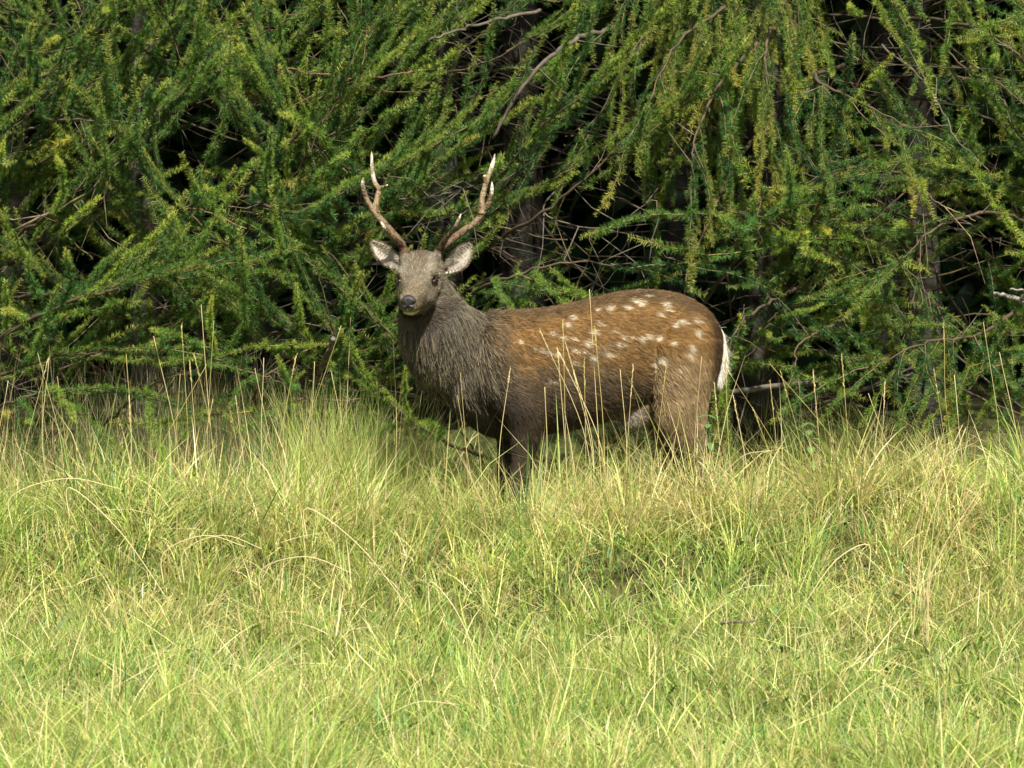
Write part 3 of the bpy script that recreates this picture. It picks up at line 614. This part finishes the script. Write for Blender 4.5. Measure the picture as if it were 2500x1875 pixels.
# legs: chains of (px, py, depth, radius across, radius in depth)
LEGS = [
 [(1245,900,-.19,.12,.06),(1265,980,-.20,.095,.07),(1283,1035,-.20,.066,.056),(1278,1100,-.19,.046,.044),(1268,1170,-.185,.036,.036),(1266,1205,-.185,.033,.033),(1264,1245,-.185,.022,.022),(1260,1320,-.185,.02,.02),(1256,1350,-.185,.025,.025),(1248,1376,-.19,.02,.02)],
 [(1235,930,.06,.10,.06),(1240,1000,.05,.078,.06),(1246,1055,.045,.054,.05),(1241,1110,.045,.040,.038),(1235,1170,.045,.034,.033),(1234,1205,.045,.030,.030),(1231,1250,.045,.021,.021),(1227,1325,.045,.02,.02),(1222,1350,.045,.024,.024),(1213,1374,.04,.02,.02)],
 [(1672,830,-.07,.13,.075),(1670,900,-.085,.118,.08),(1665,965,-.09,.102,.074),(1664,1020,-.09,.094,.064),(1676,1070,-.08,.078,.052),(1700,1115,-.075,.053,.038),(1716,1155,-.07,.036,.030),(1717,1190,-.07,.030,.028),(1708,1245,-.07,.023,.022),(1698,1315,-.07,.021,.021),(1690,1346,-.075,.026,.025),(1678,1370,-.08,.02,.02)],
 [(1655,850,.14,.12,.07),(1640,930,.15,.10,.07),(1625,1000,.15,.082,.06),(1630,1055,.15,.064,.048),(1652,1105,.15,.046,.036),(1672,1145,.15,.032,.028),(1670,1200,.15,.024,.022),(1658,1290,.15,.02,.02),(1649,1330,.15,.024,.024),(1637,1358,.145,.02,.02)],
]
deer_lift = 0
for lg in LEGS:
    loft(bm, [(at(px,py,y), np.array([ra,0,0]), np.array([0,rb,0])) for px,py,y,ra,rb in lg], 16)
ball(bm, at(1222,900,-.165), [np.array([.11,0,.02]), np.array([0,.10,0]), np.array([-.035,0,.17])])   # near shoulder
ball(bm, at(1665,860,-.02), [np.array([.13,0,0]), np.array([0,.115,0]), np.array([0,0,.17])])      # near haunch
ball(bm, at(1560,1003,.02), [np.array([.085,0,.02]), np.array([0,.07,0]), np.array([0,0,.062])])      # groin
tmp = bpy.data.objects.new('tmp', bm.mesh('tmp', [])); C.objects.link(tmp)
md = tmp.modifiers.new('r','REMESH'); md.mode = 'VOXEL'; md.voxel_size = .0055
ms = tmp.modifiers.new('s','SMOOTH'); ms.factor = .5; ms.iterations = 7
body_me = bpy.data.meshes.new_from_object(tmp.evaluated_get(bpy.context.evaluated_depsgraph_get()))
bpy.data.objects.remove(tmp)
nv = len(body_me.vertices); co = np.empty(nv*3, np.float32); body_me.vertices.foreach_get('co', co); co = co.reshape(-1,3).astype(float)
def local(P): d = P-EYE; return d@hf, d@hs, d@hu
# press in eye sockets, mouth line and nostrils
t, s, u = local(co)
for q in (-1,1):
    d2 = ((t-.016)/.022)**2 + ((s-q*.074)/.03)**2 + ((u-.004)/.013)**2
    co -= np.outer(np.exp(-d2)*.010, hs*q*.85+hf*.4)
mouth = np.exp(-((u+.076+.05*(.19-t).clip(0,.2))/.006)**2)*sstep(.07,.11,t)*(t<.25)
nn = nrm(co - (EYE + np.outer(t, hf) + hu*-.05)); co -= nn*(mouth*.006)[:,None]
body_me.vertices.foreach_set('co', co.astype(np.float32).ravel()); body_me.update()

SPOTS = [(1690,180,14),(1600,210,17),(1640,222,20),(1790,235,20),(1795,262,17),(1750,292,18),(1450,250,19),(1555,256,20),(1225,310,15),(1205,350,20),(1390,345,15),
 (1350,400,22),(1480,395,14),(1535,422,16),(1840,360,22),(1860,335,18),(1895,338,20),(1970,335,19),(1980,405,18),(1170,435,20),(1232,432,16),(1320,465,24),(1590,430,13),
 (1645,440,20),(1690,425,23),(1745,435,20),(1830,462,19),(1500,475,18),(1535,472,12),(1240,500,18),(1105,398,16),(1350,555,19),(1925,535,20),(1948,500,18),(1765,572,26),(1716,600,14),
 (1440,530,19),(1480,540,12),(1040,510,16),(1085,525,16),(1140,532,18),(1000,495,12),(1240,575,17),(1375,262,12),(1300,520,12),(1100,690,10),(1860,620,12),(905,455,12)]
SPOTS = np.array([(900+x/2.458, 650+y/2.458, r/2.458*.98) for x,y,r in SPOTS])
def to_px(P):
    d = P-CAM; z = d@fw; return 1250+(d@rt)/z/PX, 937.5-(d@upv)/z/PX
def coat_colour(P, jitter=None):
    "the coat's own colours by place on the animal"
    px, py = to_px(P); n = len(P)
    nz = noise(px, py, 1/22.)*.6+noise(px, py, 1/7., 2)*.4
    c = np.tile(srgb(128,97,55), (n,1))
    def blend(c, col, w): return c*(1-w[:,None]) + np.asarray(col)*w[:,None]
    top = np.interp(px, [1150,1210,1270,1350,1430,1510,1590,1650,1700,1735,1755], [748,758,754,750,731,713,707,717,737,768,800])
    c = blend(c, srgb(84,66,43), sstep(52,8,py-top + (nz-.5)*30)*.85)
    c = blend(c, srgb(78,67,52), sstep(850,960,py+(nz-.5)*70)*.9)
    c = blend(c, srgb(126,116,100), sstep(.45,.75,noise(px,py,1/20.,5))*sstep(.35,.65,noise(px,py,1/5.,6))*sstep(820,870,py)*sstep(975,920,py)*sstep(1180,1230,px)*sstep(1640,1560,px)*.6)
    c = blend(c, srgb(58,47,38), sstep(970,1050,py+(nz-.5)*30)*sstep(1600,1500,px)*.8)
    c = blend(c, srgb(150,127,92), sstep(840,930,py+(nz-.5)*40)*sstep(1570,1620,px+(nz-.5)*40)*.9)
    c = blend(c, srgb(108,90,70), sstep(1000,1110,py)*sstep(1570,1620,px))
    c = blend(c, srgb(60,44,32), sstep(1725,1752,px-(py-850)*.0)*sstep(760,800,py)*.85)
    c = blend(c, srgb(178,166,146), np.exp(-((px-1548)/36)**2-((py-1030)/26)**2)*.9)
    fr = sstep(1290,1170,px+(nz-.5)*60-(py-820)*.18)                 # shoulder and neck
    c = blend(c, srgb(82,70,53), fr)
    nk = sstep(1190,1100,px+(nz-.5)*40-(py-800)*.05)
    c = blend(c, srgb(106,99,84), nk)
    c = blend(c, srgb(48,41,36), sstep(905,1000,py+(1230-px)*.25+(nz-.5)*40)*sstep(1330,1215,px)*.88)
    c = blend(c, srgb(62,53,46), np.exp(-((px-1035)/62)**2-((py-835)/52)**2)*.75)  # shadow of the head on the neck, put into the coat colour
    c = blend(c, srgb(70,58,48), sstep(1110,1160,py))
    t, s, u = local(P); r = np.hypot(s, u+.03)
    hd = sstep(-.13,-.05,t)*sstep(.17,.12,r)
    f = np.tile(srgb(100,91,76), (n,1))
    f = blend(f, srgb(104,89,68), sstep(.05,.13,t)*.75)
    f = blend(f, srgb(150,142,122), np.exp(-((np.abs(s)-.045)/.02)**2-((u-.06)/.03)**2)*.6)
    f = blend(f, srgb(78,64,48), np.exp(-(s/.035)**2)*sstep(.03,.07,u)*.7)
    f = blend(f, srgb(178,162,124), np.exp(-((np.abs(s)-.070)/.024)**2-((u-.026)/.008)**2-((t-.015)/.04)**2)*.95)
    f = blend(f, srgb(166,146,108), np.exp(-((np.abs(s)-.062)/.02)**2-((u+.020)/.010)**2-((t-.03)/.03)**2)*.7)
    f = blend(f, srgb(34,26,22), np.exp(-((np.abs(s)-.066)/.035)**2-((u-.002+(t-.02)*.22)/.0135)**2-((t-.038)/.034)**2)*.97)
    f = blend(f, srgb(66,55,44), np.exp(-((np.abs(s)-.043)/.018)**2-((u+.05)/.018)**2-((t-.12)/.03)**2)*.8)
    f = blend(f, srgb(70,58,50), sstep(-.075,-.105,u)*sstep(.12,.05,t)*.6)
    f = blend(f, srgb(30,24,22), mouth_w(t,u))
    f = blend(f, srgb(214,206,180), np.exp(-((u+.083)/.0085)**2)*sstep(.115,.135,t)*.97)
    mott = noise(u*900+s*300, s*900, .22, 61)*.5+noise(t*900, s*1200+u*500, .5, 62)*.5
    f = f*(.62+.76*mott)[:,None]
    f = blend(f, srgb(176,164,132), sstep(.60,.74,noise(t*700,s*1500+u*600,.45,63))*sstep(.02,-.02,np.abs(u)-.09)*.35)
    c = blend(c, f, hd)
    d = np.full(n, 9.)
    for sx, sz, sr in SPOTS:
        k = np.hypot(px-sx-(nz-.5)*7, (py-sz-(noise(px,py,1/9.,8)-.5)*9)*1.05)/sr; d = np.minimum(d, k)
    c = blend(c, srgb(214,202,174), sstep(1.15,.6,d)*.88*(P[:,1] < sy(px)+.2))
    return c
def mouth_w(t, u): return np.exp(-((u+.075+.05*(.19-t).clip(0,.2))/.0045)**2)*sstep(.08,.11,t)*.9
a = body_me.attributes.new('col','FLOAT_COLOR','POINT'); cc = np.ones((nv,4), np.float32)
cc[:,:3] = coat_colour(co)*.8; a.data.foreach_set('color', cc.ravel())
body_me.materials.clear(); body_me.materials.append(M_coat)
body_me.polygons.foreach_set('use_smooth', np.ones(len(body_me.polygons), bool))
base = at(1450, 1372, 0)
stag = empty('stag', base)
tag(stag, 'spotted brown stag with branched antlers standing in long grass, looking round', 'deer')
body_me.name = 'body'; body = child_mesh('body', body_me, stag)

# --- the coat: strands grown over the body
def grow(P, N, D, length, lift, col, tipcol, rad, droop=0.0, clump=None, K=4):
    "strand points (n,K,3), colours and radii"
    n = len(P); D = D - N*np.sum(D*N, 1, keepdims=True); D = nrm(D + rng.normal(0,.16,(n,3)))
    L = np.broadcast_to(length, (n,))[:,None]; out = np.empty((n,K,3)); col_o = np.empty((n,K,3)); r_o = np.empty((n,K))
    lift = np.broadcast_to(lift, (n,))[:,None]
    for k in range(K):
        u = k/(K-1)
        out[:,k] = P - N*.001 + L*(D*u*(1-.25*lift) + N*lift*(u-.5*u*u)) + np.array([0,0,-1])*(L*droop*u*u)
        col_o[:,k] = col*(1-u**1.5)+tipcol*u**1.5; r_o[:,k] = rad*(1-.75*u)
    if clump is not None: # pull the tips toward the tip of a leading strand nearby
        step, amt = clump; px, py = to_px(P); px = px+rng.normal(0,step*.45,n); py = py+rng.normal(0,step*.9,n); key = (px//step).astype(int)*100003+(py//step).astype(int)
        _, inv = np.unique(key, return_inverse=True); first = np.zeros(inv.max()+1, int); first[inv] = np.arange(n)
        lead = first[inv]
        for k in range(1,K):
            out[:,k] += (out[lead,k]-out[:,k])*(amt*(k/(K-1))**1.3)
    return out, col_o, r_o
def hair(name, parts, parent, label=None):
    O = np.concatenate([p[0].reshape(-1,3) for p in parts]); K = parts[0][0].shape[1]
    CO = np.concatenate([p[1].reshape(-1,3) for p in parts]); RA = np.concatenate([p[2].ravel() for p in parts])
    hc = bpy.data.hair_curves.new(name); hc.add_curves([K]*(len(O)//K))
    hc.attributes['position'].data.foreach_set('vector', O.astype(np.float32).ravel())
    hc.attributes.new('radius','FLOAT','POINT').data.foreach_set('value', RA.astype(np.float32))
    c4 = np.ones((len(O),4), np.float32); c4[:,:3] = CO
    hc.attributes.new('col','FLOAT_COLOR','POINT').data.foreach_set('color', c4.ravel())
    hc.materials.append(M_fur)
    o = child_mesh(name, hc, parent); o['kind'] = 'stuff'
    return o
body_me.calc_loop_triangles(); nt_ = len(body_me.loop_triangles); tri = np.empty(nt_*3, np.int32)
body_me.loop_triangles.foreach_get('vertices', tri); tri = tri.reshape(-1,3)
vn = np.empty(nv*3, np.float32); body_me.vertices.foreach_get('normal', vn); vn = vn.reshape(-1,3).astype(float)
A_, B_, C_ = co[tri[:,0]], co[tri[:,1]], co[tri[:,2]]; area = np.linalg.norm(np.cross(B_-A_, C_-A_), axis=1)
tc_ = (A_+B_+C_)/3; tt, ts_, tu = local(tc_); headw = sstep(-.14,-.06,tt)*(np.hypot(ts_,tu+.03) < .16)
tpx, tpy = to_px(tc_)
def pick(n, weight):
    w_ = area*weight; i = rng.choice(nt_, n, p=w_/w_.sum()); r1, r2 = rng.random(n), rng.random(n); f = r1+r2 > 1
    r1[f], r2[f] = 1-r1[f], 1-r2[f]
    P = A_[i]*(1-r1-r2)[:,None]+B_[i]*r1[:,None]+C_[i]*r2[:,None]
    T = tri[i]; N = nrm(vn[T[:,0]]*(1-r1-r2)[:,None]+vn[T[:,1]]*r1[:,None]+vn[T[:,2]]*r2[:,None])
    return P, N
side = 1.0 - .6*(vn[tri[:,0],1] > .35)       # the far flank needs fewer
# trunk and legs
P, N = pick(170000, side*(1-headw)*np.where(tpy > 1120, .4, 1))
px, py = to_px(P); n = len(P)
D = np.tile([1.0,.2,-.30], (n,1)); rump = sstep(1600,1740,px)
D += np.outer(rump*sstep(740,900,py), [-.3,0,-1.2]); D += np.outer(sstep(960,1080,py)*(sstep(1560,1620,px)+sstep(1340,1290,px)).clip(0,1), [-.7,0,-1.3])
D += np.outer(sstep(1260,1130,px), [-.55,0,-.9])
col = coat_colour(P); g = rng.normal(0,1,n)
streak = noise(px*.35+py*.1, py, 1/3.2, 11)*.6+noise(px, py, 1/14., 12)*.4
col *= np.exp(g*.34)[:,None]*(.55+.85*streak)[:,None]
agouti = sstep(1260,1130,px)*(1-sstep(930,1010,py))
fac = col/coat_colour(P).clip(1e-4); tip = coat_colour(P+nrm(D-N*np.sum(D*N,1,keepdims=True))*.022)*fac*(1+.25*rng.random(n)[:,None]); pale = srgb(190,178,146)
pick_t = (rng.random(n) < agouti*.42)[:,None]; tip = np.where(pick_t, pale*(.7+.5*rng.random(n)[:,None]), tip)
col = col*(1-.5*agouti[:,None])
L = .020+.010*rng.random(n); L = L*(1+.5*agouti)*np.where(py > 1090, .6, 1)
parts = [grow(P, N, D, L, .22+.12*rng.random(n), col, tip, .0006, .12, (3.0,.15))]
# mane: long hair hanging from throat and neck
mw = np.exp(-((tpx-1030)/85)**2-((tpy-835)/75)**2)*(1-headw)*(vn[tri[:,0],1] < .5)
P, N = pick(26000, mw); px, py = to_px(P); n = len(P)
D = np.tile([.18,0,-1.0], (n,1)) + np.outer((px-1040)/120, [.5,0,0]); col = coat_colour(P)*np.exp(rng.normal(-.45,.45,n))[:,None]
tip = np.where((rng.random(n) < .35)[:,None], srgb(176,162,132)*(.6+.5*rng.random(n)[:,None]), col*.9)
parts.append(grow(P, N, D, .045+.03*rng.random(n), .30, col, tip, .0009, .22, (5.0,.4)))
# head: short hair swept back from the nose
P, N = pick(34000, headw*(vn[tri[:,0],1] < .6)); t, s, u = local(P); n = len(P)
D = -hf[None] + np.outer(s*4, hs) + np.outer(u*3, hu); col = coat_colour(P)*np.exp(rng.normal(-.05,.38,n))[:,None]*(.72+.56*noise(t*600,s*600+u*300,.35,14))[:,None]
keep = ~((((t-.03)/.032)**2+((np.abs(s)-.066)/.035)**2+((u-.002)/.0155)**2 < 1) | ((t > .19) & (u > -.066)))
L = .007+.012*sstep(.1,-.08,t)+.004*rng.random(n); L *= np.where(u < -.075, np.where(t < .09, 1.6, .45), 1); L *= np.where(t > .15, .55, 1)
tip = col*(1.05+.3*rng.random(n)[:,None])
parts.append(tuple(x[keep] for x in grow(P, N, D, L, .28, col, tip, .00055, .0, (3.0,.3))))
hair('coat', parts, stag)

# --- nose, eyes
nb = MB(); NW = []
for q_t, wd, hi, lo in [(.168,.030,-.008,-.066),(.188,.0315,-.010,-.070),(.202,.0300,-.013,-.071),(.2075,.0245,-.019,-.066),(.2085,.008,-.038,-.052)]:
    NW.append([H(q_t-.014*(abs(math.sin(a))**3)*(1 if math.sin(a)<0 else .35), wd*math.cos(a)*(1.0 if math.sin(a) > 0 else .82), (hi+lo)/2+(hi-lo)/2*math.sin(a)) for a in np.linspace(0,2*math.pi,24,endpoint=False)])
V = np.array(NW).reshape(-1,3); t, s, u = local(V)
for q in (-1,1):                                              # nostrils pressed in
    d2 = ((s-q*.019)/.009)**2+((u+.040+abs(s-q*.019)*.4)/.009)**2
    V -= np.outer(np.exp(-d2)*.020*(t > .18), hf)
nb.add(V, [[k*24+i, k*24+(i+1)%24, (k+1)*24+(i+1)%24, (k+1)*24+i] for k in range(4) for i in range(24)] + [[96+i for i in range(24)]])
nose = nb.build('nose', [M_nose], stag); nose.modifiers.new('s','SUBSURF').levels = 2; nose.modifiers['s'].render_levels = 2
for q in (-1,1):
    b = MB(); ball(b, H(.024,q*.0650,.004), [hf*.0225, hs*.0175, hu*.0130], 20)
    b.build('eye', [M_eye], stag)
    b = MB()                                                   # eyelids lie on the eyeball, heavier above
    for lv, r_, cl in ((.84,.0034,srgb(58,46,36)),(-.86,.0024,srgb(66,54,42))):
        p = [H(.024+.0225*1.04*math.cos(a), q*(.065+.0175*1.03*math.sqrt(max(0,1-math.cos(a)**2-(lv*math.sin(a))**2))), .004+.0130*lv*1.1*math.sin(a)-.005*math.cos(a)) for a in np.linspace(0,math.pi,15)]
        b.tube(p, r_*np.interp(np.linspace(0,1,15),[0,.15,.5,.85,1],[.3,.7,1,.7,.3]), 6, col=cl)
    b.build('eyelid', [M_coat], stag)

# --- ears
def ear(base_px, tip_px, width, y0, y1, cup, bend):
    nu, nv_ = 15, 13; B0, T0 = at(*base_px, y0), at(*tip_px, y1); ax = T0-B0; Lg = np.linalg.norm(ax); ax = ax/Lg
    facing = nrm(np.array([.12*np.sign(bend),-1,.05])); wv = nrm(np.cross(ax, facing)); fv = np.cross(wv, ax)
    G = np.empty((nu,nv_,3)); col = np.empty((nu,nv_,3))
    for i in range(nu):
        f = i/(nu-1); wd = width*(np.interp(f, [0,.15,.35,.55,.75,.9,1],[.22,.60,.95,1.0,.8,.45,.05]))
        for j in range(nv_):
            v = j/(nv_-1)*2-1
            G[i,j] = B0 + ax*(f*Lg) + wv*(wd*v + bend*math.sin(f*math.pi)) + fv*(cup*(abs(v)**1.7-.6)*(1-.35*f)*np.interp(f,[0,.2,1],[1.3,1,.4]))
            rim = sstep(.72,1,abs(v)) + sstep(.85,1,f)
            inner = srgb(208,196,180)*(1-.35*noise(i*.9,j*1.3,.5)) ; inner = inner*(1-sstep(.3,0,f)*.0)
            col[i,j] = inner*(1-min(1,rim)*.5) + srgb(84,72,60)*min(1,rim)*.5
    V = np.concatenate([G.reshape(-1,3), (G - fv*.005).reshape(-1,3)]); n0 = nu*nv_
    F = [[i*nv_+j, i*nv_+j+1, (i+1)*nv_+j+1, (i+1)*nv_+j] for i in range(nu-1) for j in range(nv_-1)]
    F += [[n0+k for k in f[::-1]] for f in F]
    edge = [i*nv_ for i in range(nu)] + [(nu-1)*nv_+j for j in range(1,nv_)] + [i*nv_+nv_-1 for i in range(nu-2,-1,-1)] + [j for j in range(nv_-2,0,-1)]
    F += [[edge[k], edge[(k+1)%len(edge)], n0+edge[(k+1)%len(edge)], n0+edge[k]] for k in range(len(edge))]
    b = MB(); cc = np.concatenate([col.reshape(-1,3), np.tile(srgb(92,80,64),(n0,1))]); b.add(V, F, 0, cc)
    e = b.build('ear', [M_coat], stag); e.modifiers.new('s','SUBSURF').levels = 1
    # hair: pale tufts inside, short fringe along the rim
    iu, iv = rng.integers(1,nu-1,1500), rng.integers(0,nv_-1,1500); fr = rng.random((1500,1))
    P = G[iu,iv]*(1-fr)+G[iu,iv+1]*fr; v = (iv+fr[:,0])/(nv_-1)*2-1
    D = ax[None]*.8 + np.outer(-np.sign(v)*.2, wv)*1.0; N = np.tile(fv,(1500,1))
    cl = col[iu,iv]*np.exp(rng.normal(.05,.25,1500))[:,None]
    Lh = .008+.008*rng.random(1500); Lh += .012*(iu < 6)
    p1 = grow(P, N, D, Lh, .35, cl, cl*1.25, .0006)
    k = rng.integers(0,nu-1,700); sd = rng.integers(0,2,700)*(nv_-1); fr = rng.random((700,1)); P = G[k,sd]*(1-fr)+G[k+1,sd]*fr - fv*.003
    D = ax[None]*.7 + np.outer(np.sign(sd-1)*.7, wv); cl = np.tile(srgb(120,104,84),(700,1))*np.exp(rng.normal(0,.3,700))[:,None]
    h = hair('ear_hair', [p1, grow(P, np.tile(fv,(700,1)), D, .006+.005*rng.random(700), .1, cl, cl*1.2, .0006)], stag)
    h.parent = e; h.location = (0,0,0)
ear((986,655), (908,590), .032, -.20, -.22, .030, -.006)
ear((1082,664), (1148,596), .035, -.20, -.22, .030, .010)

# --- antlers
def antler(tines):
    b = MB()
    for pts, r0, r1, tipw in tines:
        P = spline([at(*p) for p in pts], 26); f = np.linspace(0,1,26)
        rad = (r0*(1-f)+r1*f)*1.2; rad *= np.where(f > .88, np.sqrt(np.clip((1-f)/.12,0,1))*.9+.1, 1); rad *= 1+.06*np.sin(f*37)*(1-f)
        if r0 >= .015: rad *= 1+.45*np.exp(-((f-.085)/.022)**2)
        dark, mid, ivory = srgb(80,58,38), srgb(142,122,92), srgb(238,228,204)
        h = np.clip((f-.05)/.75,0,1)[:,None]; base_c = dark*(1-h)+mid*h if r0 > .012 else mid*np.ones((26,1))
        if tipw < 0: base_c = dark*(1-h*.4)+mid*h*.4
        k = sstep(1-abs(tipw),1-abs(tipw)*.3,f)[:,None]
        b.tube(P, rad, 12, 0, base_c*(1-k)+ivory*k, rough=.24 if r0 > .011 else .1)
    a_ = b.build('antler', [M_antler], stag); m = a_.modifiers.new('s','SUBSURF'); m.levels = 1; m.render_levels = 1
antler([([(992,636,-.22),(984,606,-.21),(968,580,-.19),(941,549,-.15),(915,518,-.13),(898,493,-.125),(889,470,-.13),(885.5,451,-.14),(887,432,-.15)],.0150,.0058,.28),
        ([(920,524,-.135),(917,505,-.12),(922,483,-.11),(924,462,-.10),(914,443,-.095),(909,415,-.09),(907,368,-.08)],.0115,.0056,.42),
        ([(923,468,-.10),(930,458,-.11),(938,456,-.12),(947,451,-.13)],.008,.0035,.12),
        ([(984,607,-.215),(972,592,-.235),(955,577,-.27),(941,561,-.31),(929,540,-.33)],.0125,.0042,-.25)])
antler([([(1063,638,-.21),(1073,611,-.20),(1100,587,-.18),(1133,563,-.14),(1163,540,-.12),(1185,511,-.12),(1196,488,-.13),(1201,466,-.14),(1201,443,-.15)],.0150,.0055,.24),
        ([(1174,526,-.125),(1176,508,-.11),(1177,485,-.10),(1184,455,-.095),(1193,428,-.09),(1202,404,-.085),(1208.5,375,-.08)],.0120,.0056,.36),
        ([(1187,446,-.095),(1184,436,-.10),(1183,427,-.105)],.009,.005,.1),
        ([(1072,612,-.205),(1081,595,-.225),(1092,579,-.26),(1112,553,-.30),(1126,521,-.32)],.0125,.0042,-.26)])
# --- tail and hooves
tb = MB(); tp = spline([at(*p) for p in [(1748,800,.11),(1760,826,.125),(1765,860,.13),(1761,895,.13),(1753,922,.125)]], 14)
tb.tube(tp, np.interp(np.linspace(0,1,14),[0,.2,.6,1],[.016,.018,.014,.004]), 12, 0, srgb(216,208,190)); tail = tb.build('tail', [M_coat], stag)
i = rng.integers(0,13,2600); P = tp[i]+(tp[np.minimum(i+1,13)]-tp[i])*rng.random((2600,1)); N = nrm(rng.normal(0,1,(2600,3))*[1,1,.2]); P = P+N*.011
cl = np.tile(srgb(236,230,214),(2600,1))*np.exp(rng.normal(-.08,.14,2600))[:,None]
cl = np.where((N[:,0:1] < -.55)&(i[:,None] < 9), cl*np.array([.5,.42,.34]), cl)
h = hair('tail_hair', [grow(P, N, np.tile([.0,0,-1.],(2600,1))+N*.08, .03+.022*rng.random(2600), .12, cl, cl*1.05, .0007)], stag); h.parent = tail; h.location = (0,0,0)
for lg in LEGS:
    px,py,y,ra,rb = lg[-1]; b = MB(); c0 = at(px,py,y)
    for q in (-1,1):
        loft(b, [(c0+np.array([.012,q*.011,.022]), np.array([.022,0,0]), np.array([0,.0105,0])), (c0+np.array([.002,q*.012,.0]), np.array([.028,0,0]), np.array([0,.012,0])),
             (c0+np.array([-.010,q*.012,-.028]), np.array([.034,0,0]), np.array([0,.013,0]))], 12, 3)
    b.build('hoof', [M_hoof], stag)
